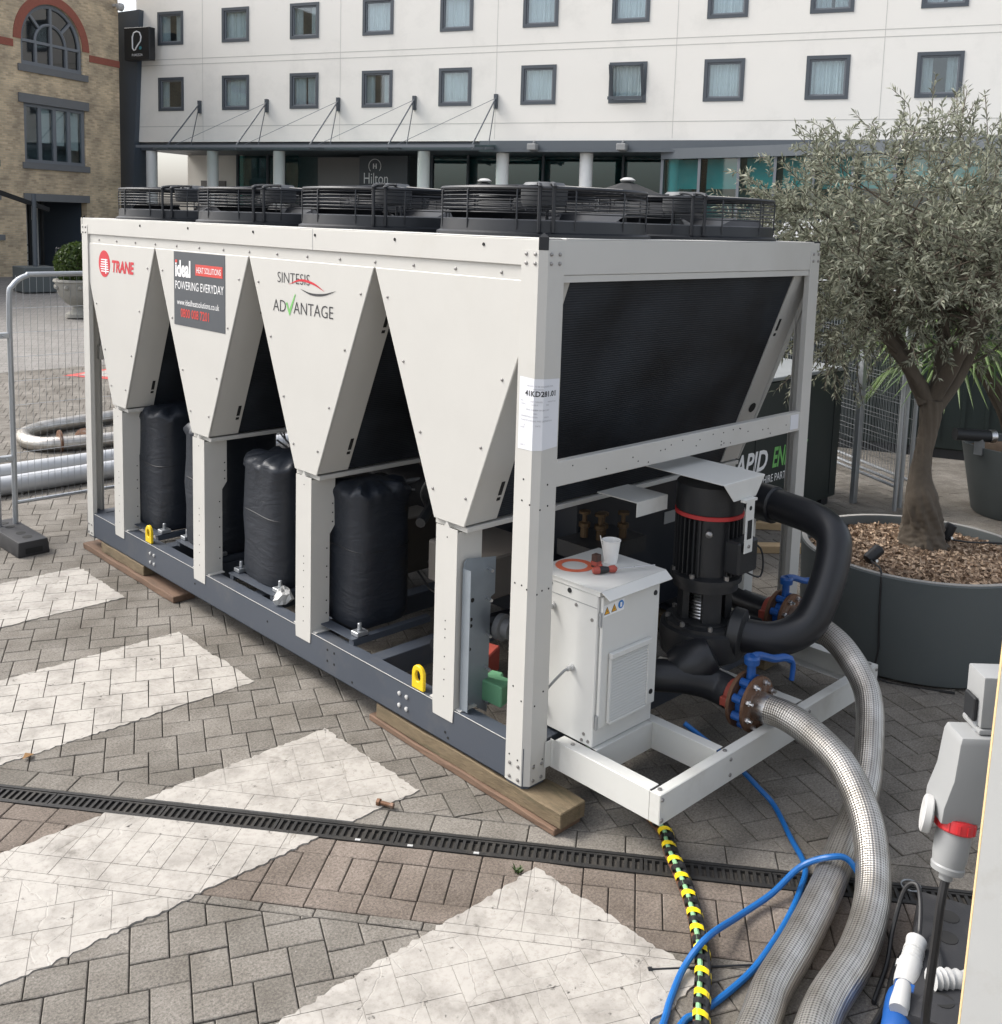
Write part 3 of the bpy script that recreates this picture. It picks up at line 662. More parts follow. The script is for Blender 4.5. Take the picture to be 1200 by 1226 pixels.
for ri, (a,b) in enumerate(rows[:2]):
    for k in range(0, 10):
        s = k*SP; w = WW/2; f = MB(); ft = .11
        f.box(s-w,s+w,-.02,.12,a,a+ft); f.box(s-w,s+w,-.02,.12,b-ft,b); f.box(s-w,s-w+ft,-.02,.12,a+ft,b-ft); f.box(s+w-ft,s+w,-.02,.12,a+ft,b-ft)
        o = f.build('window', M['winframe'], hotel, smooth=0, local=True)
        f = MB(); i0 = ft+.0; opened = (ri == 0 and k == 6)
        if opened:      # top-hung light standing ajar
            f.obox((s,-.10,(a+b)/2),(w-ft,0,0),(0,.02,0),(0,-.16,.5)); 
            f2 = MB()
            for sg in (-1,1): f2.obox((s+sg*(w-ft),-.12,(a+b)/2),(.05,0,0),(0,.03,0),(0,-.17,.56))
            f2.obox((s,-.29,a+.14),(w-.06,0,0),(0,.03,0),(0,0,.05)); f2.build('sash', M['winframe'], o, smooth=0, local=True)
        else:
            ft2 = .055
            f2 = MB(); f2.box(s-w+ft,s+w-ft,.03,.10,a+ft,a+ft+ft2); f2.box(s-w+ft,s+w-ft,.03,.10,b-ft-ft2,b-ft); f2.box(s-w+ft,s-w+ft+ft2,.03,.10,a+ft+ft2,b-ft-ft2); f2.box(s+w-ft-ft2,s+w-ft,.03,.10,a+ft+ft2,b-ft-ft2)
            f2.build('sash', M['winframe_l'], o, smooth=0, local=True)
            f.box(s-w+ft,s+w-ft,.06,.075,a+ft,b-ft)
        f.build('pane', M['glass'], o, smooth=0, local=True)
        mode = rw.choice([0,0,0,1,2,3])
        spans = {0:[(-.92,.92)],1:[(-.92,-.3),(.3,.92)],2:[(-.92,-.45)],3:[(-.92,-.05),(.1,.92)]}[mode]
        for (p,q) in spans:
            c = MB(); n = 36; ph = rw.uniform(0,6); pts = []
            for i in range(n+1):
                xx = s+w*(p+(q-p)*i/n); yy = .21+.045*math.sin(i*1.9+ph)+.02*math.sin(i*.7+ph)
                pts.append((xx,yy))
            vs = [(x,y,a+.03) for x,y in pts]+[(x,y,b-.02) for x,y in pts]
            c.add(vs, [(i,i+1,n+2+i,n+1+i) for i in range(n)]); c.build('curtain', M['curtain'], o, smooth=60, local=True)
mb = MB(); mb.box(-1.6,34,1.6,1.65,5.5,15)
mb.build('room_back', M['interior'], hotel, smooth=0, local=True)
# dark clad end wall beside the brick house
mb = MB(); mb.prism([(-3.4,0),(-2.05,0),(-1.36,10.6),(-3.4,10.5)], lambda u,v,w: (u,w,v), -.25, .6); mb.build('dark_end_wall', M['cladding'], hotel, smooth=0, local=True)
# fascia, soffit, columns, glazing
mb = MB(); mb.box(13.9,34.2,-.16,.1,5.02,5.325); mb.box(13.9,34.2,-.2,.1,4.94,5.015); mb.build('fascia', M['fascia'], hotel, smooth=0, local=True)
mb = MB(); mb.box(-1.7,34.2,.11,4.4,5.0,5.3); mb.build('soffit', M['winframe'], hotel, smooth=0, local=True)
for s in (-1.35,1.79,5.02,11.42,14.59,17.74,20.88,24.0):
    mb = MB(); mb.lathe([(.23,0),(.23,4.93 if s > 14 else 4.99)], (s,.35,0), 24); mb.build('column', M['colwhite'], hotel, local=True)
mb = MB(); mb.box(-1.7,34.2,3.9,4.0,0,5.0); mb.build('ground_floor_back_wall', M['interior'], hotel, smooth=0, local=True)
mb = MB(); mb.box(-1.7,1.3,3.0,3.1,0,5.0); mb.build('pale_lobby_wall', M['render'], hotel, smooth=0, local=True)
mb = MB(); mb.box(-.9,.4,2.9,3.0,0,3.9); mb.build('taupe_lobby_panel', M['taupe'], hotel, smooth=0, local=True)
mb = MB(); mb.box(5.9,8.0,1.75,1.9,0,4.85); mb.build('taupe_entrance_panel', M['taupe'], hotel, smooth=0, local=True)
mb = MB(); mb.box(8.02,10.15,1.45,1.6,0,4.9); sgn = mb.build('entrance_sign_panel', M['signgrey'], hotel, smooth=0, local=True)
text('Hilton', .62, M['white'], hotel, (8.2,1.44,3.82), (1,0,0), (0,0,1), weight=-.004, local=True, thick=.004, sx=.72)
text('LONDON', .14, M['ink_soft'], hotel, (8.5,1.44,3.62), (1,0,0), (0,0,1), local=True, thick=.004)
mb = MB()
mb.tube([(8.72+.27*math.cos(a),1.435,4.5+.27*math.sin(a)) for a in np.linspace(-.7,math.pi*1.25,30)], .012, 6); 
for dx in (-.06,.06): mb.box(8.72+dx-.018,8.72+dx+.018,1.43,1.445,4.4,4.6)
mb.box(8.66,8.78,1.43,1.445,4.49,4.515)
mb.build('sign_emblem', M['white'], hotel, smooth=0, local=True)
x = 1.4
for i in range(15):
    x0, x1 = 1.4+i*1.55, 1.4+(i+1)*1.55
    if 5.0 < x0+.7 < 10.2: continue
    mb = MB(); mb.box(x0+.05,x1-.05,2.5,2.52,.15,4.95); mb.build('shopfront_pane', M['tealglass'], hotel, smooth=0, local=True)
    mb = MB(); mb.box(x0-.04,x0+.04,2.42,2.56,0,5.0); mb.build('mullion', M['winframe'], hotel, smooth=0, local=True)
# wall lamps under the fascia
for s in (16.0,19.2):
    mb = MB(); mb.box(s-.16,s+.16,-.5,-.2,4.98,5.2); mb.box(s-.03,s+.03,-.3,-.1,5.1,5.3); mb.build('flood_lamp', M['socketgrey'], hotel, bevel=.02, local=True)
# glazed bay bulging out on the right
bay = [(20.5,.1),(23.2,-.9),(25.6,-2.0),(27.9,-3.2),(30.2,-4.5),(32.6,-6.0),(35,-7.6)]
for i in range(len(bay)-1):
    (xa,ya),(xb,yb) = bay[i], bay[i+1]
    mb = MB(); d = Vector((xb-xa,yb-ya,0)).normalized(); nn = Vector((-d.y,d.x,0))
    def q(u, o, z): p = Vector((xa,ya,0)).lerp(Vector((xb,yb,0)), u)+nn*o; return (p.x,p.y,z)
    mb.add([q(0,-.12,4.72),q(1,-.12,4.72),q(1,.12,4.72),q(0,.12,4.72),q(0,-.12,5.06),q(1,-.12,5.06),q(1,.12,5.06),q(0,.12,5.06)], [(0,3,2,1),(4,5,6,7),(0,1,5,4),(1,2,6,5),(2,3,7,6),(3,0,4,7)])
    mb.build('bay_fascia', M['fascia'], hotel, smooth=0, local=True)
    for u0, u1 in ((.0,.5),(.5,1.0)):
        mb = MB(); mb.add([q(u0+.015,0,.1),q(u1-.015,0,.1),q(u1-.015,0,4.7),q(u0+.015,0,4.7)], [(0,1,2,3)]); mb.build('bay_pane', M['tealglass'], hotel, smooth=0, local=True)
        mb = MB(); mb.bar(q(u0,0,0), q(u0,0,4.72), .09, .09); mb.build('bay_mullion', M['winframe_l'], hotel, smooth=0, local=True)
        mb = MB(); mb.add([q(u0+.05,.25,3.75),q(u1-.05,.25,3.75),q(u1-.05,.25,4.7),q(u0+.05,.25,4.7)], [(0,1,2,3)]); mb.build('blind', M['tealblind'], hotel, smooth=0, local=True)
mb = MB(); n = len(bay); mb.add([(x,y+.1,4.9) for x,y in bay]+[(35,.2,4.9)], [tuple(range(n+1))]); mb.build('bay_roof', M['fascia'], hotel, smooth=0, local=True)
mb = MB(); mb.box(22,35,.05,.1,0,4.9); mb.build('bay_back', M['interior'], hotel, smooth=0, local=True)
# glass entrance canopy with tie rods
mb = MB(); 
for k in range(10):
    x0, x1 = .05+k*1.45, .05+(k+1)*1.45-.02
    mb = MB(); mb.add([(x0,-.05,5.16),(x1,-.05,5.16),(x1,-2.0,4.99),(x0,-2.0,4.99),(x0,-.05,5.19),(x1,-.05,5.19),(x1,-2.0,5.02),(x0,-2.0,5.02)], [(0,3,2,1),(4,5,6,7),(0,1,5,4),(1,2,6,5),(2,3,7,6),(3,0,4,7)])
    mb.build('canopy_pane', M['canopyglass'], hotel, smooth=0, local=True)
mb = MB(); mb.box(0,14.55,-2.05,-2.005,4.95,5.05); mb.box(0,14.55,-1.1,-1.05,4.95,5.03); mb.build('canopy_edge_beam', M['winframe_l'], hotel, smooth=0, local=True)
for k in range(5):
    s = 1.48+k*3.24
    mb = MB(); mb.bar((s,-.02,5.09),(s,-2.0,4.93),.06,.1); mb.build('canopy_arm', M['winframe_l'], hotel, smooth=0, local=True)
    mb = MB(); mb.box(s-.06,s+.06,-.12,-.004,6.45,6.95); mb.build('tie_anchor', M['winframe'], hotel, smooth=0, local=True)
    mb = MB(); mb.cyl((s,-.1,6.8),(s,-1.95,5.05),.028,6); mb.build('tie_rod', M['winframe'], hotel, local=True)
    mb = MB(); mb.cyl((s,-.1,6.7),(s,-.6,5.14),.02,6); mb.build('tie_rod', M['winframe'], hotel, local=True)
    if k: 
        mb = MB(); mb.cyl((s,-.1,6.8),(s-2.9,-1.95,5.05),.010,5); mb.build('tie_wire', M['winframe_l'], hotel, local=True)
# hanging box sign on the end wall
sg = empty('box_sign', HO+Vector((0,0,8.5)), TH, label='black square box sign with white outline letter P beside the brick house', cat='sign')
mb = MB(); mb.prism([(-.72,0),(.72,0),(.72,1.25),(-.72,1.25)], lambda u,v,w: (-2.35+w,-1.1+u,v), -.14, .14)
# the face of the box looks out across the square (towards the camera)
sgr = Matrix.Rotation(0,4,'Z')
mb = MB(); mb.box(-1.72,-.42,-.75,-.40,.02,1.30); mb.build('sign_case', M['black'], sg, bevel=.02, local=True)
mb = MB(); P_ = [(x_+1.0,z_+.2) for x_,z_ in [(-2.27,.28),(-2.27,.72),(-2.2,.88),(-2.05,.93),(-1.9,.88),(-1.83,.72),(-1.86,.55),(-1.98,.42),(-2.08,.30),(-2.13,.22),(-2.2,.2)]]
mb.tube([(x,-.76,z) for x,z in P_], .028, 6, closed=True); mb.build('outline_letter', M['white'], sg, local=True)
text('PUREZZA', .13, M['white'], sg, (-1.32,-.752,.17), (1,0,0), (0,0,1), local=True, thick=.004)
mb = MB(); mb.lathe([(.0,0),(.07,.02),(.07,.03)], (-.86,-.75,.48), 12, (0,-1,0)); mb.build('leaf_dot', paint('sign_teal', (.05,.22,.25), .5), sg, local=True)

# brick house on the left
BO = Vector((10.352,36.412,0)); BT = TH+math.pi/2
house = empty('brick_house', BO, BT, label='yellow stock brick building with arched window and red brick arch', cat='building')
acx, ar, spz = 1.92, 1.45, 8.53
hl = [(acx-ar,acx+ar,7.65,spz+ar),(.52,3.45,4.15,6.29),(.5,3.45,-.2,2.74),(-5.2,-.75,4.15,6.29),(-5.2,-.75,-.2,2.74),(-4.9,-2.0,7.65,9.9)]
mb = MB(); wall_holes(mb, -14, 5.3, 0, 13, hl, 0, .28)
# fill the spandrels round the arch
n = 20
for sgx in (-1,1):
    for i in range(n):
        a0, a1 = math.pi/2*i/n, math.pi/2*(i+1)/n
        p0 = (acx+sgx*ar*math.sin(a0), spz+ar*math.cos(a0)); p1 = (acx+sgx*ar*math.sin(a1), spz+ar*math.cos(a1))
        mb.add([(p0[0],0,p0[1]),(p1[0],0,p1[1]),(p1[0],0,spz+ar),(p0[0],0,spz+ar)], [(0,1,2,3)])
        mb.add([(p0[0],0,p0[1]),(p1[0],0,p1[1]),(p1[0],.28,p1[1]),(p0[0],.28,p0[1])], [(0,1,2,3)])
mb.add([(5.3,0,0),(5.3,12,0),(5.3,12,13),(5.3,0,13)], [(0,1,2,3)]); mb.add([(-14,0,13),(5.3,0,13),(5.3,12,13),(-14,12,13)], [(0,1,2,3)])
mb.build('wall', M['brick'], house, smooth=0, local=True)
mb = MB(); n = 40; vs = []
for i in range(n+1):
    a = math.pi*i/n
    for r_, y_ in ((ar+.005,-.03),(ar+.34,-.03),(ar+.34,.01),(ar+.005,.01)): vs.append((acx+r_*math.cos(a), y_, spz+r_*math.sin(a)))
mb.add(vs, [(4*i+k,4*i+(k+1)%4,4*i+4+(k+1)%4,4*i+4+k) for i in range(n) for k in range(4)]); mb.build('brick_arch', M['redbrick'], house, local=True)
mb = MB(); mb.box(acx+ar+.35,5.31,-.03,.01,8.2,8.46); mb.build('string_course', M['redbrick'], house, smooth=0, local=True)
mb = MB(); mb.box(-14,acx-ar-.35,-.03,.01,8.2,8.46); mb.build('string_course', M['redbrick'], house, smooth=0, local=True)
for x0,x1,z0,z1 in ((.28,3.6,6.29,6.62),(.4,3.6,3.92,4.15),(.4,3.55,2.74,3.02),(.3,3.6,7.4,7.65),(-6,-.62,6.29,6.62),(-6,-.62,3.92,4.15),(-6,-.62,2.74,3.02),(-1.0,-.5,1.3,1.5)):
    mb = MB(); mb.box(x0,x1,-.07,.05,z0,z1); mb.build('stone_dressing', M['lintel'], house, smooth=0, local=True)
# arched window
o = MB()
o.tube([(acx+(ar-.07)*math.cos(a),.12,spz+(ar-.07)*math.sin(a)) for a in np.linspace(0,math.pi,28)], .085, 6)
o.tube([(acx+.72*math.cos(a),.12,spz+.72*math.sin(a)) for a in np.linspace(0,math.pi,22)], .06, 6)
o.box(acx-ar+.0,acx+ar,.06,.18,7.65,7.80)
for dx in (-ar+.07,-.72,0,.72,ar-.07): o.box(acx+dx-.055,acx+dx+.055,.06,.18,7.8,spz+(ar-.1 if dx == 0 else 0))
o.box(acx-ar,acx+ar,.065,.175,spz-.05,spz+.05)
for a in (math.pi/4,3*math.pi/4): o.bar((acx+.72*math.cos(a),.12,spz+.72*math.sin(a)),(acx+1.38*math.cos(a),.12,spz+1.38*math.sin(a)),.1,.1,(0,1,0))
aw = o.build('arched_window', M['winframe_l'], house, local=True)
mb = MB(); pts = [(acx+(ar-.02)*math.cos(a),.14,spz+(ar-.02)*math.sin(a)) for a in np.linspace(0,math.pi,24)]; mb.add([(acx+ar-.02,.14,7.7)]+pts+[(acx-ar+.02,.14,7.7)], [tuple(range(26))]); mb.build('pane', M['darkglass'], aw, smooth=0, local=True)
def lights(x0, x1, z0, z1, n, name='casement_window'):
    f = MB(); f.box(x0,x1,.05,.17,z0,z0+.12); f.box(x0,x1,.05,.17,z1-.12,z1)
    for i in range(n+1):
        xx = x0+.07+(x1-x0-.14)*i/n; f.box(xx-.075,xx+.075,.055,.165,z0+.12,z1-.12)
    w = f.build(name, M['winframe_l'], house, smooth=0, local=True)
    for i in range(n):
        a = x0+.07+(x1-x0-.14)*i/n+.075; b = x0+.07+(x1-x0-.14)*(i+1)/n-.075
        m_ = MB(); m_.box(a,b,.10,.115,z0+.12,z1-.12); m_.build('pane', M['glass'], w, smooth=0, local=True)
        if i: 
            m_ = MB(); m_.box(a+.02,b-.02,.22,.23,z0+.12+(z1-z0)*(.22,.3,.28)[i%3],z1-.1); m_.build('blind', M['blind'], w, smooth=0, local=True)
lights(.52,3.45,4.15,6.29,4); lights(-5.2,-.75,4.15,6.29,6); lights(-5.2,-.75,.0,2.74,5); lights(-4.9,-2.0,7.65,9.9,4)
mb = MB(); mb.box(-13.9,.45,.9,.95,0,12.5); mb.box(3.5,5.2,.9,.95,0,12.5); mb.box(.45,3.5,.9,.95,3.0,12.5); mb.build('rooms', M['interior'], house, smooth=0, local=True)
# entrance passage with posters, gate and door
mb = MB(); mb.add([(.5,.3,0),(.5,6,0),(.5,6,2.74),(.5,.3,2.74)],[(0,1,2,3)]); mb.add([(3.45,.3,0),(3.45,6,0),(3.45,6,2.74),(3.45,.3,2.74)],[(0,1,2,3)]); mb.add([(.5,.3,2.74),(3.45,.3,2.74),(3.45,6,2.74),(.5,6,2.74)],[(0,1,2,3)]); mb.add([(.5,.3,.12),(3.45,.3,.12),(3.45,6,.12),(.5,6,.12)],[(0,1,2,3)])
mb.build('passage', M['cladding'], house, smooth=0, local=True)
mb = MB(); mb.box(1.7,3.44,2.6,2.7,.12,2.7); mb.build('white_passage_wall', M['render'], house, smooth=0, local=True)
mb = MB(); mb.box(2.95,3.25,2.5,2.58,.12,2.0); mb.build('door', M['cladding'], house, smooth=0, local=True)
for xx in (1.5,2.1):
    mb = MB(); mb.box(xx-.05,xx+.05,.9,1.0,.12,2.74); mb.build('gate_post', M['black'], house, smooth=0, local=True)
for zz in (.45,.75,1.05):
    mb = MB(); mb.box(.55,1.45,.93,.97,zz,zz+.05); mb.build('railing_bar', M['black'], house, smooth=0, local=True)
for i in range(3):
    mb = MB(); mb.box(.6,3.4,-.35*(3-i)+.0,-.35*(2-i)+(.3 if i == 2 else 0),0,.04+.1*(i+1)-.1); mb.build('step', M['lintel'], house, smooth=0, local=True)
mb = MB(); mb.lathe([(.10,0),(.16,.06),(.16,.18),(.08,.26)], (5.05,-.25,10.55), 14, (0,-1,-.3)); mb.box(5.0,5.1,-.2,0,10.55,10.65); mb.build('security_camera', M['socketlight'], house, local=True)
hr = MB(); 
hrl = empty('handrail', BO, BT, label='chrome hooped handrail at the entrance steps', cat='handrail')
hr.tube(spline([(1.55,-1.1,0),(1.55,-1.1,.85),(1.6,-.95,.98),(1.75,-.3,1.0),(1.85,.0,.92),(1.88,.0,.1)],6), .035, 8); hr.build('rail', M['chrome'], hrl, local=True)

# ================================================================== CHILLER
W, L, H = 2.2, 4.557, 2.436
ZR1, ZVT, ZVB, ZB1, ZB0 = 2.324, 2.263, 1.154, .294, .12
PI_, A0, VH = 1.1487, -.037, .102
YC = [A0+PI_*(k+.5) for k in range(4)]
ch = empty('air_cooled_chiller', (W/2, L/2, ZB0), label='large cream packaged air cooled chiller with four tapered side panels and roof fans', cat='chiller')
cream = M['cream']
def xy(u, v, w): return (u, v, w)
# base frame
for x0, sgn in ((0.004,1),(W-.004,-1)):
    mb = MB(); mb.box(min(x0,x0+sgn*.008),max(x0,x0+sgn*.008),.02,L-.01,ZB0,ZB1); mb.box(min(x0,x0+sgn*.085),max(x0,x0+sgn*.085),.02,L-.01,ZB1-.007,ZB1-.0005); mb.box(min(x0,x0+sgn*.085),max(x0,x0+sgn*.085),.02,L-.01,ZB0+.0005,ZB0+.007)
    mb.build('base_beam', M['slate'], ch, bevel=.0015, smooth=0)
    if sgn > 0:
        mb = MB(); mb.box(.0035,.0055,.13,L-.08,ZB1-.002,ZB1+.0012); mb.build('worn_top_edge', paint('worn_edge', (.5,.5,.48), .5), ch, smooth=0)
for y0 in (.03, 1.12, 1.72, 2.27, 2.9, 3.42, L-.11):
    mb = MB(); mb.box(.09,W-.09,y0,y0+.09,ZB0+.05,ZB1-.01); mb.build('cross_member', M['slate'], ch, bevel=.003, smooth=0)
mb = MB(); mb.box(.09,W-.09,L-.3,L-.12,ZB1-.03,ZB1-.012); mb.build('floor_plate', M['slate'], ch, smooth=0)
mb = MB(); 
for (y,z) in [(yy+dy, zz) for yy in (.80,3.46) for dy in (0,.055) for zz in (.175,.235)]:
    mb.lathe([(.011,0),(.011,.006),(.005,.009)], (.004,y,z), 8, (-1,0,0))
tag(mb.build('beam_bolts', M['socketlight'], ch), kind='stuff')
mb = MB()
for (y,z) in [(1.46,.25),(1.40,.25),(1.46,.19),(1.40,.19),(1.24,.15),(.52,.17),(.50,.15),(2.9,.2),(2.05,.22)]: mb.lathe([(.0065,0),(.0065,.002)], (.004,y,z), 8, (-1,0,0))
tag(mb.build('beam_holes', M['hole'], ch), kind='stuff')
# corner posts
pw, cf, tk = .123, .027, .004
def corner(mx, my):
    prof = [(0,pw),(0,cf),(cf,0),(pw,0),(pw,.03),(pw-tk,.03),(pw-tk,tk),(cf+.002,tk),(tk,cf+.002),(tk,pw-tk),(.03,pw-tk),(.03,pw)]
    f = lambda u,v,w: ((W-u) if mx else u, (L-v) if my else v, w)
    mb = MB(); mb.prism(prof, f, ZB0+.004, 2.388); return mb.build('corner_post', cream, ch, smooth=0), f
for mx in (0,1):
    for my in (0,1):
        p, f = corner(mx, my)
        mb = MB(); mb.prism([(.004,cf+.006),(.001,cf+.002),(cf+.002,.001),(cf+.006,.004),(.07,.07)], f, 2.389, H+.004); 
        mb.add([f(.004,cf+.006,H+.004),f(cf+.006,.004,H+.004),f(.03,.03,H+.022)],[(0,1,2)]); mb.build('corner_cap', M['black'], ch, smooth=0)
        mb = MB()
        for u in (.045,.095):
            for z in (2.372,2.335,.205,.145):
                c = f(u,0,z); mb.lathe([(.0085,0),(.0075,.004),(.003,.006)], c, 8, (0,-1 if not my else 1,0))
                c = f(0,u,z); mb.lathe([(.0085,0),(.0075,.004),(.003,.006)], c, 8, (-1 if not mx else 1,0,0))
        tag(mb.build('post_screws', M['bolt'], ch), kind='stuff')
        if my == 0 and mx == 0:
            mb = MB()
            for (u,z) in ((.07,1.45),(.075,1.36),(.03,1.35),(.1,1.0),(.03,.99),(.06,1.0),(.09,.55),(.04,.5),(.05,.232),(.10,.242)):
                mb.lathe([(.0042,0),(.0042,.0012)], f(0,u,z), 8, (-1,0,0)); mb.lathe([(.0042,0),(.0042,.0012)], f(u,0,z-.02), 8, (0,-1,0))
            tag(mb.build('post_holes', M['hole'], ch), kind='stuff')
        mb = MB(); mb.prism([(.01,pw),(.01,.03),(.03,.01),(pw,.01),(pw,pw)], f, ZB0-.012, ZB0+.003); mb.build('post_foot', M['slate'], ch, smooth=0)
# delivery sheet wrapped round the near corner post
mb = MB(); pr_ = [(-.0012,.108),(-.0012,cf-.0005),(cf-.0005,-.0012),(.118,-.0012)]
zs = [(1.875,1.575),(1.872,1.576),(1.872,1.578),(1.868,1.585)]
vs = [(u,v,z[0]) for (u,v),z in zip(pr_,zs)]+[(u,v,z[1]) for (u,v),z in zip(pr_,zs)]
mb.add(vs, [(0,1,5,4),(1,2,6,5),(2,3,7,6)]); sheet_o = mb.build('delivery_sheet', M['paper'], ch, smooth=0, recalc=False)
sheet_o['label'] = 'white printed sheet wrapped round the near corner post'
def sheet_text(s, size, z, u, mat='ink', w=0.0):     # lay a line over the folded sheet, u runs from the left edge
    # unfold: left face length a, chamfer b, right face c
    a = .108-cf; b = math.hypot(cf, cf); 
    cu = bpy.data.curves.new('t', 'FONT'); cu.body = s; cu.size = size; cu.offset = w; cu.resolution_u = 2
    ob = bpy.data.objects.new('t', cu); COL.objects.link(ob); bpy.context.view_layer.update()
    me = bpy.data.meshes.new_from_object(ob.evaluated_get(bpy.context.evaluated_depsgraph_get())); bpy.data.objects.remove(ob)
    bmx = bmesh.new(); bmx.from_mesh(me)
    for xc in (a-u, a+b-u): bmesh.ops.bisect_plane(bmx, geom=bmx.verts[:]+bmx.edges[:]+bmx.faces[:], plane_co=(xc,0,0), plane_no=(1,0,0))
    bmx.to_mesh(me); bmx.free()
    def fold(t):
        if t < a: return Vector((-.0022, .108-t))
        if t < a+b:
            k = (t-a)/b; return Vector((cf*k-.0016, cf*(1-k)-.0016))
        return Vector((cf+(t-a-b), -.0022))
    mb = MB(); mb.add([(*fold(u+v.co.x), z+v.co.y) for v in me.vertices], [tuple(p.vertices) for p in me.polygons])
    return mb.build('sheet_print', M[mat], sheet_o, smooth=0, recalc=False)
sheet_text('41KD281.01', .031, 1.80, .034, w=.0008)
sheet_text('THE UNIT TO BE DELIVERED FOR', .0088, 1.838, .04, 'ink_soft'); sheet_text('HIRE ORDER', .008, 1.826, .075, 'ink_soft')
for z, u, s in ((1.775,.01,'NO. 1             UNIT CHILLER           WEIGHT KG'),(1.762,.012,'CGAF-L           CLASS A               2940'),(1.741,.04,'SERIAL NUMBER OF THE UNIT'),(1.726,.08,'2021'),(1.712,.015,'DIMENSIONS LXWXH            4.5x2.2'),(1.696,.015,'PLACE OF LOADING AND DESTINATION'),(1.676,.03,'25                      DATE'),(1.665,.012,'NOTE'),(1.592,.012,'LABEL 01')): sheet_text(s, .0085, z, u, 'ink_soft')
# top rails
for x0, sgn in ((.003,1),(W-.003,-1)):
    a, b = sorted((x0, x0+sgn*.006)); mb = MB(); mb.box(a,b,.028,L-.004,ZR1,H-.006); a, b = sorted((x0+sgn*.001, x0+sgn*.13)); mb.box(a,b,.028,L-.004,H-.006,H); mb.build('top_rail', cream, ch, bevel=.002, smooth=0)
    a, b = sorted((x0+sgn*.012, x0+sgn*.016)); mb = MB(); mb.box(a,b,.06,L-.05,ZVT-.002,ZR1+.01); mb.build('screw_strip', cream, ch, smooth=0)
for y0, sgn in ((.003,1),(L-.003,-1)):
    a, b = sorted((y0, y0+sgn*.006)); mb = MB(); mb.box(.028,W-.028,a,b,2.288,H-.006); a, b = sorted((y0+sgn*.001,y0+sgn*.13)); mb.box(.134,W-.134,a,b,H-.006,H); mb.build('top_rail', cream, ch, bevel=.002, smooth=0)
    a, b = sorted((y0+sgn*.004, y0+sgn*.03)); mb = MB(); mb.box(.05,W-.05,a,b,2.258,2.2865); mb.build('rail_lip', cream, ch, smooth=0)
mb = MB()
for y in (.35,.95,1.6,2.2,2.95,3.6): mb.lathe([(.0075,0),(.0075,.003)], (.0028,y,2.40), 8, (-1,0,0))
tag(mb.build('rail_holes', M['hole'], ch), kind='stuff')
mb = MB()
for y in np.arange(.22, 4.4, .2871): mb.lathe([(.008,0),(.007,.004),(.003,.006)], (.015,float(y)+.03,2.288), 8, (-1,0,0))
tag(mb.build('strip_screws', M['bolt'], ch), kind='stuff')
mb = MB(); mb.box(.0025,.0035,1.62,1.625,ZR1,H-.006); mb.build('rail_seam', M['socketgrey'], ch, smooth=0)
mb = MB(); mb.box(.12,W-.12,.12,L-.12,H-.03,H-.012); mb.build('fan_deck', M['fanblack'], ch, smooth=0)
# mid rails of the end frames
for y0, sgn in ((.002,1),(L-.002,-1)):
    a, b = sorted((y0,y0+sgn*.04)); mb = MB(); mb.box(pw-.02,W-pw+.02,a,b,1.410,1.516); mb.build('mid_rail', cream, ch, bevel=.003, smooth=0)
mb = MB()
rr = random.Random(3)
for i in range(26): mb.lathe([(.0035,0),(.0035,.0012)], (rr.uniform(.2,2.0),.0018,rr.uniform(1.425,1.50)), 7, (0,-1,0))
tag(mb.build('rail_holes', M['hole'], ch), kind='stuff')
for dz in (1.445,1.485):
    pass
mb = MB(); mb.box(1.98,2.06,-.0005,.002,1.425,1.505); mb.build('rail_label', M['paper'], ch, smooth=0)
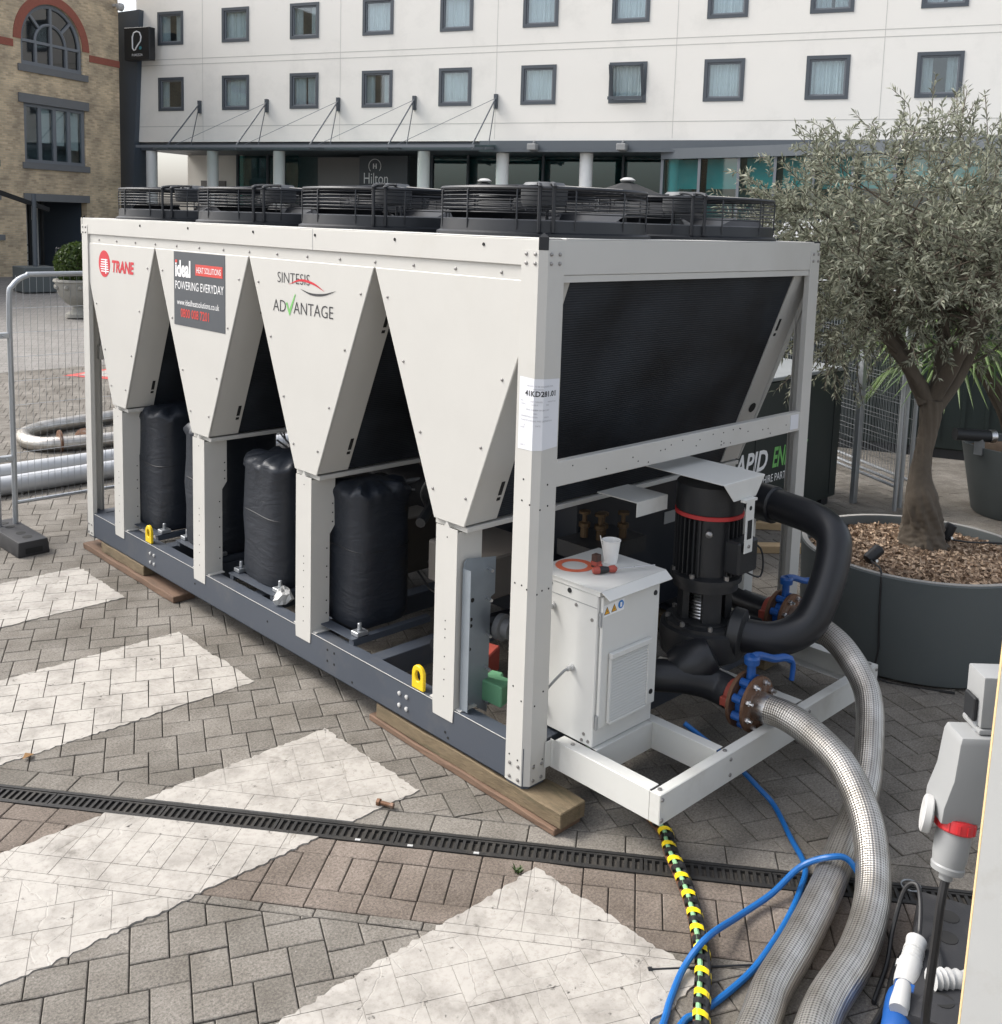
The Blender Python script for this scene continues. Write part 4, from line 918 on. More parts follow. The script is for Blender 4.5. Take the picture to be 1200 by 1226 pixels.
# V modules
for k in range(4):
    y0, y1, yc = A0+PI_*k+.004, A0+PI_*(k+1)-.004, YC[k]
    y0 = max(y0, .012); y1 = min(y1, L-.012)
    for side in (0,1):
        f = (lambda u,v,w: (w,u,v)) if side == 0 else (lambda u,v,w: (W-w,u,v))
        mb = MB(); mb.prism([(y0,ZVT),(y1,ZVT),(yc+VH,ZVB),(yc-VH,ZVB)], f, .010, .022); vp = mb.build('side_panel', cream, ch, bevel=.003, smooth=0)
        if side == 0:
            mb = MB()
            for fr, m_ in ((.12,.045),(.38,.05),(.66,.05),(.88,.045)):
                zz = ZVT+(ZVB-ZVT)*fr
                for s_, ye in ((1,y0+(yc-VH-y0)*fr),(-1,y1+(yc+VH-y1)*fr)): mb.lathe([(.0075,0),(.0065,.004),(.003,.006)], (.010,ye+s_*m_,zz), 8, (-1,0,0))
            tag(mb.build('panel_screws', M['bolt'], vp), kind='stuff')
    # two coils, each a black fin block between painted end plates
    for sgn in (-1,1):
        yt = max(A0+PI_*k+.004, .04) if sgn < 0 else min(A0+PI_*(k+1)-.004, L-.04)
        yb = yc+sgn*VH
        d = Vector((0,yb-yt,ZVB-ZVT)); ln = d.length; d.normalize(); nn = Vector((0,-d.z,d.y))
        if nn.y*sgn > 0: nn = -nn                      # towards the inside of the V
        def q(x, s, o): p = Vector((x,yt,ZVT))+d*s+nn*o; return p
        mid = ln/2
        for xa, xb, mt, nm in ((.024,.212,cream,'coil_end_plate'),(W-.195,W-.024,cream,'coil_end_plate'),(.213,W-.196,M['coil'],'coil')):
            o0 = .004 if nm != 'coil' else .010
            mb = MB(); c = q((xa+xb)/2, mid, o0+.02); mb.obox(c, ((xb-xa)/2,0,0), d*(ln/2-.004), nn*.02); pl = mb.build(nm, mt, ch, smooth=0)
            if nm != 'coil':
                mb = MB()
                xe = xb-.03 if xa < 1 else xa+.03
                for s_, hh, ww in ((ln-.17,.035,.010),(ln-.115,.008,.010),(.30,.035,.010),(.36,.008,.010)): 
                    mb.obox(q(xe,s_,o0-.0012),(ww,0,0),d*hh,nn*.0012)
                if xa > 1: mb.lathe([(.03,0),(.03,.003)], q(xa+.1,ln*.70,o0-.002), 14, -nn)
                tag(mb.build('slots', M['hole'], pl, smooth=0), kind='stuff')
    mb = MB(); mb.box(.026,W-.026,yc-VH-.006,yc+VH+.006,1.126,1.150); mb.build('coil_tray', cream, ch, bevel=.002, smooth=0)
    # module posts on both sides
    for side in (0,1):
        f = (lambda x,y,z: (x,y,z)) if side == 0 else (lambda x,y,z: (W-x,y,z))
        hw = .072
        mb = MB()
        mb.prism([(yc-hw,.30),(yc-hw,1.135),(yc-.02,1.135),(yc,1.162),(yc+.02,1.135),(yc+hw,1.135),(yc+hw,.30),(yc+hw-.004,.235),(yc-hw+.004,.235)], lambda u,v,w: f(w,u,v), -.0005, .0035)
        for s_ in (-1,1):
            ya, yb = sorted((yc+s_*hw, yc+s_*(hw-.004))); mb.prism([(.004,.296),(.004,1.122),(.150,1.122),(.150,.86),(.118,.815),(.118,.296)], lambda u,v,w: f(u,w,v), ya, yb)
        po = mb.build('module_post', cream, ch, smooth=0)
        for s_ in (-1,1):
            ya, yb = sorted((yc+s_*(hw+.001), yc+s_*(hw+.035))); mb = MB(); x0, x1 = sorted((f(.012,0,0)[0], f(.115,0,0)[0])); mb.box(x0,x1,ya,yb,ZB1,ZB1+.006); mb.build('foot_plate', cream, po, smooth=0)
        if side == 0:
            mb = MB()
            for z in (.42,.47,.53,.62,.66,.70,.34,1.09): mb.lathe([(.0035,0),(.0035,.001)], (-.0006,yc-.005,z), 7, (-1,0,0))
            for z in (.38,.45,.58,.64,.74,.88,.93,.98): mb.lathe([(.0045,0),(.0045,.001)], (.10 if z < .8 else .135,yc-hw-.0002,z), 7, (0,-1,0))
            tag(mb.build('post_holes', M['hole'], po), kind='stuff')
# lettering and stickers on the side panels (x = .010 plane, reading direction -Y)
RX, UZ = (0,-1,0), (0,0,1)
def side_text(s, size, y, z, mat, **kw): return text(s, size, M[mat], ch, (.010,y,z), RX, UZ, thick=.0016, **kw)
mb = MB(); mb.lathe([(.092,0),(.092,.0015)], (.010,4.178,2.127), 32, (-1,0,0)); mb.build('logo_disc', M['logo_red'], ch)
for i, dz in enumerate((-.052,-.036,-.02,-.004,.012,.028)):
    mb = MB(); w_ = .078; mb.box(.0068,.0082,4.178-w_*(.95-.05*i),4.178+w_*(.75-.05*abs(i-2)),2.127+dz-.0035,2.127+dz+.0035); mb.build('logo_line', M['white'], ch, smooth=0)
mb = MB(); mb.box(.0066,.0081,4.178-.035,4.178-.02,2.06,2.16); mb.build('logo_line', M['white'], ch, smooth=0)
side_text('TRANE', .108, 4.058, 2.08, 'logo_red', weight=.004, shear=.15, sx=.98)
mb = MB(); mb.box(.0078,.0098,2.52,3.147,1.805,2.256); sp_ = mb.build('sponsor_sign', M['signgrey'], ch, smooth=0)
def sign_text(s, size, y, z, mat, **kw): return text(s, size, M[mat], ch, (.0078,y,z), RX, UZ, thick=.0014, **kw)
sign_text('ideal', .135, 3.128, 2.108, 'white', weight=.005, sx=.80)
mb = MB(); mb.box(.0058,.0074,3.099,3.125,2.188,2.206); mb.build('letter_dot', M['signred'], ch, smooth=0)
mb = MB(); mb.box(.0062,.0075,2.545,2.868,2.122,2.188); mb.build('red_flash', M['signred'], ch, smooth=0)
text('HEAT SOLUTIONS', .05, M['white'], ch, (.0062,2.855,2.138), RX, UZ, thick=.0014, sx=.72)
sign_text('POWERING EVERYDAY', .072, 3.13, 2.028, 'white', sx=.80)
sign_text('www.idealheatsolutions.co.uk', .052, 3.105, 1.932, 'white', sx=.83)
sign_text('0800 008 7201', .075, 3.06, 1.858, 'signred', sx=.80, weight=.001)
side_text('SINTESIS', .082, 1.965, 2.140, 'ink', sx=1.02, weight=-.0008)
def swoosh(pts, w, mat, nm):
    P = spline(pts, 8); n = len(P); mb = MB(); vs = []
    for i, p in enumerate(P):
        ww = w*math.sin(math.pi*(i+.3)/(n-.4)); vs += [(.0079,p[0],p[1]-ww),(.0079,p[0],p[1]+ww)]
    mb.add(vs, [(2*i,2*i+1,2*i+3,2*i+2) for i in range(n-1)]); return mb.build(nm, M[mat], ch, smooth=0, recalc=False)
swoosh([Vector((1.85,2.135,0)),Vector((1.74,2.163,0)),Vector((1.62,2.152,0)),Vector((1.52,2.118,0))], .0065, 'logo_red', 'red_swoosh')
swoosh([Vector((1.74,2.118,0)),Vector((1.64,2.098,0)),Vector((1.53,2.102,0)),Vector((1.42,2.128,0))], .006, 'ink', 'grey_swoosh')
side_text('AD', .092, 2.005, 1.985, 'ink', sx=1.0, weight=-.0006); side_text('ANTAGE', .092, 1.805, 1.985, 'ink', sx=1.0, weight=-.0006)
mb = MB(); mb.add([(.0082,1.88,2.035),(.0082,1.865,2.04),(.0082,1.847,2.0),(.0082,1.792,2.088),(.0082,1.785,2.085),(.0082,1.842,1.968)], [(0,1,2,5),(2,3,4,5)]); mb.build('tick_mark', M['lgreen'], ch, smooth=0, recalc=False)
# scuffs on the rail
mb = MB()
# lifting eyes
for y in (.735,3.565):
    mb = MB(); n = 14
    out = [(-.045,0),(.045,0)]+[(.045*math.cos(a),.075+.045*math.sin(a)) for a in np.linspace(0,math.pi,n)]
    inn = [(.018*math.cos(a),.068+.026*math.sin(a)) for a in np.linspace(0,2*math.pi,16,endpoint=False)]
    # plate with a hole made from a closed ring of quads
    ring = []
    for a in np.linspace(0,2*math.pi,32,endpoint=False):
        c, s = math.cos(a), math.sin(a); ox = .043*c; oz = .075+.043*s
        if s < 0: ox = max(-.043,min(.043, .06*c*1.2)); oz = max(0.0, .075+.12*s)
        ring.append((ox,oz,.019*c,.066+.027*s))
    vs = []
    for x in (.012,.030):
        vs += [(x,y+o,ZB1+z) for o,z,_,_ in ring]+[(x,y+i_,ZB1+z) for _,_,i_,z in ring]
    N_ = 32; fs = []
    for i in range(N_):
        j = (i+1)%N_
        fs += [(i,j,N_+j,N_+i),(2*N_+i,3*N_+i,3*N_+j,2*N_+j),(i,2*N_+i,2*N_+j,j),(N_+i,N_+j,3*N_+j,3*N_+i)]
    mb.add(vs, fs); mb.build('lifting_eye', M['yellow'], ch, bevel=.003)
# fans
def fan(x, y):
    z0 = H
    f = MB(); f.lathe([(.50,z0-.012),(.50,z0+.012),(.482,z0+.02),(.478,z0+.068),(.465,z0+.073),(.455,z0+.02),(.455,z0-.012)], (x,y,0), 40, ring=True); fo = f.build('fan', M['fanblack'], ch)
    gd = MB()
    for i, (z, r) in enumerate(((.10,.476),(.118,.478),(.136,.479),(.154,.479),(.172,.478),(.190,.476))):
        gd.tube([(x+r*math.cos(a),y+r*math.sin(a),z0+z) for a in np.linspace(0,2*math.pi,40,endpoint=False)], .0024, 4, closed=True)
    for i, r in enumerate(np.linspace(.46,.14,11)):
        gd.tube([(x+r*math.cos(a),y+r*math.sin(a),z0+.208+.012*(1-r/.46)) for a in np.linspace(0,2*math.pi,32,endpoint=False)], .003, 4, closed=True)
    tag(gd.build('guard_wires', M['fanblack'], fo), kind='stuff')
    tp = MB(); tp.tube([(x+.474*math.cos(a),y+.474*math.sin(a),z0+.205) for a in np.linspace(0,2*math.pi,44,endpoint=False)], .009, 6, closed=True); tp.build('guard_rim', M['fanblack'], fo)
    for a in np.linspace(0,2*math.pi,12,endpoint=False):
        b = MB(); c, s = math.cos(a), math.sin(a); b.tube([(x+.480*c,y+.480*s,z0+.03),(x+.481*c,y+.481*s,z0+.19),(x+.47*c,y+.47*s,z0+.211),(x+.13*c,y+.13*s,z0+.228)], .0038, 5); b.build('guard_bar', M['fanblack'], fo)
    a0 = R(225)
    for sft in (-.03,.03):
        b = MB(); c, s = math.cos(a0), math.sin(a0); ox, oy = -s*sft, c*sft
        b.tube(spline([(x+.49*c+ox,y+.49*s+oy,z0+.02),(x+.492*c+ox,y+.492*s+oy,z0+.19),(x+.46*c+ox,y+.46*s+oy,z0+.222),(x+ox,y+oy,z0+.24),(x-.46*c+ox,y-.46*s+oy,z0+.222),(x-.492*c+ox,y-.492*s+oy,z0+.19),(x-.49*c+ox,y-.49*s+oy,z0+.02)],4), .0085, 6); b.build('motor_strap', M['fanblack'], fo)
    b = MB(); b.lathe([(0,.13),(.10,.135),(.11,.16),(.11,.225),(.09,.245),(0,.25)], (x,y,z0), 20); b.build('motor', M['dullgrey'], fo)
    for i in range(5):
        a = i*2*math.pi/5+x*3+y; b = MB(); vs = []
        for r in (.10,.22,.34,.44):
            for da, dz in ((-.28,-.03),(.28,.05)): vs.append((x+r*math.cos(a+da*(1.1-r)),y+r*math.sin(a+da*(1.1-r)),z0+.06+dz))
        b.add(vs, [(2*j,2*j+1,2*j+3,2*j+2) for j in range(3)]); b.build('blade', M['fanblack'], fo)
for xx in (.555,1.645):
    for yc in YC: fan(xx, yc)
# compressors under quilted jackets
rj = random.Random(8)
for (x,y,r,h) in ((.335,1.58,.190,.77),(.355,2.38,.225,.76),(.40,3.16,.245,.82),(.345,3.82,.222,.84)):
    mb = MB(); n = 64; prof = [(0,.0),(.93,.0),(.99,.03),(1.01,.12),(1.0,.3),(1.015,.5),(1.0,.7),(1.0,.88),(1.03,.925),(1.025,.945),(.98,.962),(.92,.975),(.75,.985),(.5,1.0),(.25,1.008),(0,1.01)]
    vs = []
    for (pr2,pz) in prof:
        for k in range(n):
            a = 2*math.pi*k/n
            c_, s_ = math.cos(a), math.sin(a); sq = (abs(c_)**4.2+abs(s_)**4.2)**(-1/4.2)
            w_ = 1+.010*math.sin(3*a+pz*7+x*9)+.010*math.sin(7*a-pz*12+y*7)
            if pz > .90: w_ += .022*math.sin(17*a+y*5+pz*20)+.015*math.sin(29*a+pz*40)
            vs.append((x+r*pr2*sq*w_*c_, y+r*pr2*sq*w_*s_, ZB1+.03+h*pz+(.014*math.sin(9*a+y*3)+.008*math.sin(15*a) if .91 < pz < .99 else 0)))
    m = len(prof); mb.add(vs, [(i*n+k,i*n+(k+1)%n,(i+1)*n+(k+1)%n,(i+1)*n+k) for i in range(m-1) for k in range(n)])
    co = mb.build('compressor_jacket', M['jacket'], ch, smooth=50)
    for z_ in (.55,):
        b = MB(); b.tube([(x+r*1.005*math.cos(a)*(abs(math.cos(a))**4.2+abs(math.sin(a))**4.2)**(-1/4.2),y+r*1.005*math.sin(a)*(abs(math.cos(a))**4.2+abs(math.sin(a))**4.2)**(-1/4.2),ZB1+.03+h*z_+.01*math.sin(2*a+y)) for a in np.linspace(0,2*math.pi,48,endpoint=False)], .004, 5, closed=True); b.build('lacing', M['black'], co)
    b = MB(); b.box(x-.26,x+.26,y-.25,y-.21,ZB1-.004,ZB1+.03); b.box(x-.26,x+.26,y+.21,y+.25,ZB1-.004,ZB1+.03); b.box(x-.27,x-.2,y-.25,y+.25,ZB1+.03,ZB1+.034); b.build('mounting_rails', M['slate'], co, smooth=0)
    for sy in (-.22,.22):
        b = MB(); b.box(x-.235,x-.165,y+sy-.03,y+sy+.03,ZB1+.036,ZB1+.06); b.cyl((x-.2,y+sy,ZB1+.06),(x-.2,y+sy,ZB1+.10),.012,8); b.build('mounting_clip', M['galv'], co, bevel=.003)
# evaporator, pipework and casings inside
mb = MB(); mb.lathe([(0,-.05),(.16,-.04),(.24,.03),(.24,2.45),(.16,2.53),(0,2.54)], (1.55,1.5,.62), 28, (0,1,0)); mb.build('evaporator', M['foam'], ch)
mb = MB(); mb.box(.98,2.02,.62,1.30,.32,1.10); pc = mb.build('control_casing', paint('navy_casing', (.010,.013,.019), .4), ch, bevel=.006)
mb = MB(); mb.box(1.73,1.87,.615,.619,.80,.87); mb.build('casing_label', M['socketgrey'], pc, smooth=0)
mb = MB(); mb.box(.42,.85,.72,1.16,.62,.84); mb.build('junction_casing', M['greybox'], ch, bevel=.01)
for pts, r_, mt, nm in (
    ([(.4,1.2,.92),(.55,1.3,.95),(.8,1.5,.94),(1.3,1.7,.9)], .028,'black','suction_pipe'),
    ([(.36,1.75,1.0),(.5,1.95,1.05),(.5,2.1,1.05),(.36,2.25,.99)], .022,'copper','discharge_pipe'),
    ([(.9,1.4,.36),(.9,1.4,.86),(.95,1.6,.95),(1.2,2.2,.96)], .02,'brass','liquid_pipe'),
    ([(.4,3.3,1.02),(.55,3.5,1.08),(.5,3.9,1.07),(.42,4.15,1.02)], .02,'black','suction_pipe'),
    ([(.3,4.0,1.02),(.32,4.2,1.09),(.7,4.3,1.10),(1.4,4.32,1.08)], .014,'black','cable_loom'),
    ([(.3,.95,.36),(.7,.98,.38),(1.3,.9,.36)], .035,'foam','drain_pipe')):
    mb = MB(); mb.tube(spline(pts,6), r_, 8); mb.build(nm, M[mt], ch)
rq = random.Random(17)
for i in range(30):
    y = rq.uniform(.75,4.3); x = rq.uniform(.62,1.5); z = rq.uniform(.36,1.0)
    pts = [(x,y,z)]
    for k in range(4): x = min(2.0,max(.58,x+rq.uniform(-.15,.28))); y += rq.uniform(-.3,.3); z = min(1.08,max(.34,z+rq.uniform(-.25,.25))); pts.append((x,min(4.4,max(.7,y)),z))
    mt = rq.choice(['black_cable','black_cable','foam','copper','dullgrey','socketgrey'])
    mb = MB(); mb.tube(spline(pts,6), {'foam':.03,'copper':.012,'dullgrey':.018}.get(mt,.007), 7); mb.build('pipe' if mt in ('foam','copper','dullgrey') else 'wiring', M[mt], ch)
for (x,y,z,a,b,c_) in ((1.0,2.0,.34,.25,.2,.35),(.95,2.75,.34,.2,.16,.5),(1.05,3.5,.34,.22,.2,.4),(.75,4.1,.34,.12,.1,.55),(.75,1.95,.34,.10,.12,.3)):
    mb = MB(); mb.box(x-a/2,x+a/2,y-b/2,y+b/2,z,z+c_); mb.build('component_casing', M[rq.choice(['greybox','castiron','dullgrey'])], ch, bevel=.008)
for (x,y,z) in ((.75,1.35,.5),(.78,1.38,.86)):
    mb = MB(); mb.lathe([(0,0),(.03,.0),(.035,.02),(.035,.08),(.02,.1),(0,.1)], (x,y,z), 14, (-.6,-.6,.3)); mb.build('yellow_valve', M['yellow'], ch)
for (x,y,z) in ((.40,.48,.32),(.46,.52,.32),(.9,.40,1.02),(.98,.45,1.0),(.85,.46,1.03),(1.02,.35,1.02)):
    mb = MB(); mb.lathe([(.02,0),(.02,.05),(.03,.055),(.03,.075),(.012,.08),(.012,.12),(.03,.122),(.03,.135),(0,.137)], (x,y,z-.09), 10); mb.build('service_valve', M['brass'], ch)
mb = MB(); mb.box(.75,1.15,.3,.55,.85,.93); mb.build('valve_shelf', M['castiron'], ch, smooth=0)
# zinc bracket beside the nearest module post, with a dull grey flange
mb = MB(); mb.prism([(.03,.345),(.03,.985),(.05,1.0),(.225,.975),(.225,.80),(.20,.79),(.195,.24),(.19,.235)], lambda u,v,w: (u,w,v), .448, .453); mb.box(.026,.031,.40,.4525,.30,.96)
br = mb.build('zinc_bracket', M['bracket'], ch, smooth=0)
for z in (.93,.79,.62,.46,.30):
    mb = MB(); mb.cyl((.175,.448,z),(.165,.405,z),.0075,8); mb.build('stud', M['steel'], br)
for (x,z,r_) in ((.085,.80,.011),(.08,.71,.009),(.08,.68,.009),(.075,.57,.009)):
    mb = MB(); mb.lathe([(r_,0),(r_,.001)], (x,.4478,z), 10, (0,-1,0)); mb.build('hole', M['hole'], br)
mb = MB(); mb.lathe([(.025,0),(.06,.0),(.062,.03),(.045,.035),(.045,.07),(.025,.07)], (.21,.40,.66), 18, (.2,-1,0)); mb.build('pipe_flange', M['dullgrey'], ch)

# ---- pump skid in front of the end frame
SX0, SX1, SY, SZ1, SZ0 = .144, 1.974, -.5895, .301, .176
def chan(name, x0, x1, y0, y1, wall, ends=False):      # pressed channel: web on the given side plus top and bottom flange
    mb = MB(); t_ = .004
    if ends: mb.box(x0,x0+t_,y0+t_+.0002,y1,SZ0,SZ1); mb.box(x1-t_,x1,y0+t_+.0002,y1,SZ0,SZ1)
    if wall == 'x0': mb.box(x0,x0+t_,y0,y1,SZ0,SZ1)
    if wall == 'x1': mb.box(x1-t_,x1,y0,y1,SZ0,SZ1)
    if wall == 'y0': mb.box(x0,x1,y0,y0+t_,SZ0,SZ1)
    if wall == 'y1': mb.box(x0,x1,y1-t_,y1,SZ0,SZ1)
    mb.box(x0+.0045,x1-.0045,y0+.0045,y1-.0045,SZ1-t_,SZ1-.0002); mb.box(x0+.0045,x1-.0045,y0+.0045,y1-.0045,SZ0+.0002,SZ0+t_)
    return mb.build(name, M['skidwhite'], ch, bevel=.0012, smooth=0)
chan('skid_beam', SX0, SX0+.07, SY+.053, -.02, 'x0'); chan('skid_beam', SX1-.07, SX1, SY+.053, -.02, 'x1')
chan('skid_beam', SX0, SX1, SY-.0005, SY+.052, 'y0', True); chan('skid_beam', .60, .66, SY+.053, -.14, 'x0'); chan('skid_beam', SX0+.071, .60, -.20, -.14, 'y0'); chan('skid_beam', 1.25, 1.31, SY+.053, -.02, 'x1')
mb = MB(); mb.box(SX0-.0,SX0+.004,-.06,-.003,SZ0,SZ1); mb.box(.11,SX0+.004,-.008,-.003,SZ0+.005,SZ1-.005); mb.build('skid_flange', M['skidwhite'], ch, smooth=0)
mb = MB()
for (x,z) in [(SX0+.012,SZ1-.02),(SX0+.012,SZ0+.02),(.63,SZ1-.025),(.63,SZ0+.03),(SX1-.02,SZ1-.02),(SX1-.02,SZ0+.02),(1.28,SZ1-.025)]: mb.lathe([(.009,0),(.008,.005),(.003,.007)], (x,SY-.0006,z), 8, (0,-1,0))
for (x,y) in ((SX0+.035,SY+.03),(.63,SY+.03),(SX1-.03,SY+.03),(SX0+.035,-.1)): mb.lathe([(.010,0),(.009,.005),(.003,.007)], (x,y,SZ1), 8)
tag(mb.build('skid_screws', M['bolt'], ch), kind='stuff')
# control cabinet
bx0, bx1, by0, by1, bz0, bz1 = .212, .614, -.178, .18, .303, .972
mb = MB(); mb.box(bx0,bx1,by0,by1,bz0,bz1); cab = mb.build('control_cabinet', M['cabwhite'], ch, bevel=.004, smooth=0)
mb = MB(); mb.box(bx0+.014,bx1-.004,by0-.018,by0-.001,.392,bz1-.004); door = mb.build('door', M['cabwhite'], cab, bevel=.003, smooth=0)
mb = MB(); mb.add([(bx0-.008,by0-.02,.992),(bx1+.03,by0-.02,.992),(bx1+.03,by1+.01,.992),(bx0-.008,by1+.01,.992),(bx0-.008,by0-.02,.996),(bx1+.03,by0-.02,.996),(bx1+.03,by1+.01,.996),(bx0-.008,by1+.01,.996)], [(0,3,2,1),(4,5,6,7),(0,1,5,4),(1,2,6,5),(2,3,7,6),(3,0,4,7)])
mb.add([(bx0-.004,by0-.021,.995),(bx1+.03,by0-.021,.995),(bx1+.034,by0-.055,.963),(bx0+.010,by0-.055,.963),(bx0-.004,by0-.021,.991),(bx1+.03,by0-.021,.991),(bx1+.032,by0-.053,.959),(bx0+.012,by0-.053,.959)], [(0,1,2,3),(4,7,6,5),(0,4,5,1),(1,5,6,2),(2,6,7,3),(3,7,4,0)])
mb.box(bx0-.004,bx1+.01,by0-.012,by1,.9725,.9915); mb.build('lid', M['cabwhite'], cab, smooth=0)
mb = MB()
mb.box(.272,.286,by0-.032,by0-.019,.405,.69); mb.box(.53,.544,by0-.032,by0-.019,.405,.69); mb.box(.272,.544,by0-.040,by0-.019,.69,.715); mb.box(.286,.53,by0-.032,by0-.019,.395,.41)
lv = mb.build('louvre', M['cabwhite'], door, bevel=.003, smooth=0)
for i in range(21):
    z = .418+i*.0131; mb = MB(); mb.add([(.286,by0-.019,z+.008),(.53,by0-.019,z+.008),(.53,by0-.031,z-.001),(.286,by0-.031,z-.001),(.286,by0-.019,z+.0055),(.53,by0-.019,z+.0055),(.53,by0-.031,z-.0035),(.286,by0-.031,z-.0035)], [(0,1,2,3),(4,7,6,5),(2,1,5,6),(3,2,6,7),(0,3,7,4)]); mb.build('slat', M['cabwhite'], lv, smooth=0)
mb = MB(); mb.box(.286,.53,by0-.0198,by0-.0186,.41,.69); mb.build('louvre_back', M['socketgrey'], lv, smooth=0)
for (x,z) in ((.578,.905),(.578,.45)):
    mb = MB(); mb.lathe([(.012,0),(.011,.004),(0,.004)], (x,by0-.018,z), 12, (0,-1,0)); mb.build('lock', M['black'], door)
for z in (.87,.42):
    mb = MB(); mb.cyl((bx0+.006,by0-.012,z-.03),(bx0+.006,by0-.012,z+.03),.007,8); mb.build('hinge', M['galv'], cab)
def warn(x, z, kind):
    y = by0-.019
    if kind == 0:
        mb = MB(); mb.add([(x-.019,y,z-.016),(x+.019,y,z-.016),(x,y,z+.018)],[(0,1,2)]); mb.build('warning_sticker', M['ink'], door, smooth=0, recalc=False)
        mb = MB(); mb.add([(x-.0145,y-.0008,z-.0133),(x+.0145,y-.0008,z-.0133),(x,y-.0008,z+.0125)],[(0,1,2)]); mb.build('warning_sticker', paint('sticker_amber', (.75,.38,.02), .5), door, smooth=0, recalc=False)
        mb = MB(); mb.add([(x+.003,y-.0014,z+.006),(x-.003,y-.0014,z-.003),(x+.001,y-.0014,z-.003),(x-.003,y-.0014,z-.012),(x+.004,y-.0014,z-.001),(x,y-.0014,z-.001)],[(0,1,2,5),(2,3,4,5)]); mb.build('warning_sticker', M['ink'], door, smooth=0, recalc=False)
    else:
        mb = MB(); mb.lathe([(.018,0),(.018,.0008)], (x,y,z), 20, (0,-1,0)); mb.build('mandatory_sticker', paint('sticker_blue', (.03,.20,.55), .5), door)
        mb = MB(); mb.box(x-.006,x+.006,y-.0016,y-.0010,z-.011,z+.009); mb.build('mandatory_sticker', M['white'], door, smooth=0)
warn(.250,.905,0); warn(.296,.907,0); warn(.340,.912,1)
mb = MB(); mb.add([(.230,by0-.0184,.880),(.362,by0-.0184,.884),(.362,by0-.0184,.934),(.230,by0-.0184,.930)],[(0,1,2,3)]); mb.build('sticker_backing', M['white'], door, smooth=0, recalc=False)
mb = MB(); mb.box(bx0-.0015,bx0-.0002,by0+.001,by1-.001,.915,.918); mb.build('side_seam', M['socketgrey'], cab, smooth=0)
for (y,z) in ((-.02,.952),(.09,.955)):
    mb = MB(); mb.lathe([(.011,0),(.011,.003),(0,.003)], (bx0,y,z), 12, (-1,0,0)); mb.build('grommet', M['black'], cab)
mb = MB()
for (y,z) in ((-.06,.90),(-.13,.35),(-.15,.86),(-.12,.32),(-.155,.325)): mb.lathe([(.008,0),(.007,.004),(0,.005)], (bx0,y,z), 8, (-1,0,0))
tag(mb.build('cabinet_screws', M['bolt'], cab), kind='stuff')
for (y,z) in ((-.05,.62),(.07,.86),(.1,.40)):
    mb = MB(); mb.lathe([(.016,0),(.016,.01),(.011,.012),(.011,.03),(.006,.032)], (bx0,y,z), 12, (-1,0,0)); mb.build('cable_gland', M['socketlight'], cab)
mb = MB(); mb.tube(spline([(bx0-.03,-.05,.62),(bx0-.055,-.045,.61),(bx0-.075,.02,.52),(bx0-.08,.07,.44),(bx0-.06,.12,.33)],6), .006, 7); mb.build('sensor_cable', M['socketgrey'], cab)
mb = MB(); mb.tube(spline([(bx0-.03,.07,.86),(bx0-.05,.08,.855),(bx0-.06,.12,.82),(bx0-.06,.15,.72)],6), .005, 7); mb.build('sensor_cable', M['socketgrey'], cab)
# pump
PX, PY = 1.105, -.10
mb = MB(); mb.lathe([(0,.42),(.12,.42),(.20,.47),(.21,.55),(.205,.60),(.15,.625),(.15,.64),(0,.64)], (PX,PY,0), 32); pump = mb.build('pump', M['castiron'], ch)
mb = MB(); mb.lathe([(.17,.60),(.185,.605),(.185,.625),(.17,.63)], (PX,PY,0), 28); mb.build('volute_flange', M['castiron'], pump)
for a in np.linspace(0,2*math.pi,8,endpoint=False):
    mb = MB(); mb.lathe([(.012,0),(.012,.018),(.006,.022)], (PX+.172*math.cos(a),PY+.172*math.sin(a),.625), 8); mb.build('flange_bolt', M['bolt'], pump)
mb = MB(); 
for a0 in (0,math.pi/2,math.pi,1.5*math.pi):
    c = Vector((PX+.105*math.cos(a0+.9),PY+.105*math.sin(a0+.9),.715)); mb.obox(c, Vector((math.cos(a0+.9),math.sin(a0+.9),0))*.016, Vector((-math.sin(a0+.9),math.cos(a0+.9),0))*.045, (0,0,.09))
mb.lathe([(.14,.79),(.155,.795),(.155,.83),(.14,.835)], (PX,PY,0), 28); mb.build('lantern', M['castiron'], pump)
mb = MB(); 
for i in range(9): mb.lathe([(.078,.64+.016*i),(.082,.646+.016*i),(.078,.652+.016*i)], (PX,PY,0), 24)
mb.build('coupling_guard', M['steel'], pump)
mb = MB(); mb.lathe([(.125,.83),(.17,.835),(.17,.86),(.135,.87),(.135,1.15),(.14,1.155)], (PX,PY,0), 32); mot = mb.build('motor', M['castiron'], pump)
for i in range(36):
    a = 2*math.pi*i/36; 
    if 3.55 < a < 4.2: continue
    mb = MB(); mb.obox((PX+.146*math.cos(a),PY+.146*math.sin(a),1.01), Vector((math.cos(a),math.sin(a),0))*.014, Vector((-math.sin(a),math.cos(a),0))*.003, (0,0,.135)); mb.build('cooling_fin', M['castiron'], mot, smooth=0)
mb = MB(); mb.lathe([(.150,1.148),(.163,1.150),(.163,1.168),(.150,1.170)], (PX,PY,0), 36); mb.build('red_ring', paint('ring_red', (.42,.03,.03), .45), mot)
mb = MB(); mb.lathe([(.158,1.17),(.160,1.18),(.160,1.30),(.13,1.325),(0,1.33)], (PX,PY,0), 32); mb.build('fan_cowl', M['castiron'], mot)
for a in (2.4,3.3,4.4,5.4):
    mb = MB(); mb.lathe([(.013,0),(.013,.02),(.006,.024)], (PX+.152*math.cos(a),PY+.152*math.sin(a),.861), 8); mb.build('motor_bolt', M['bolt'], mot)
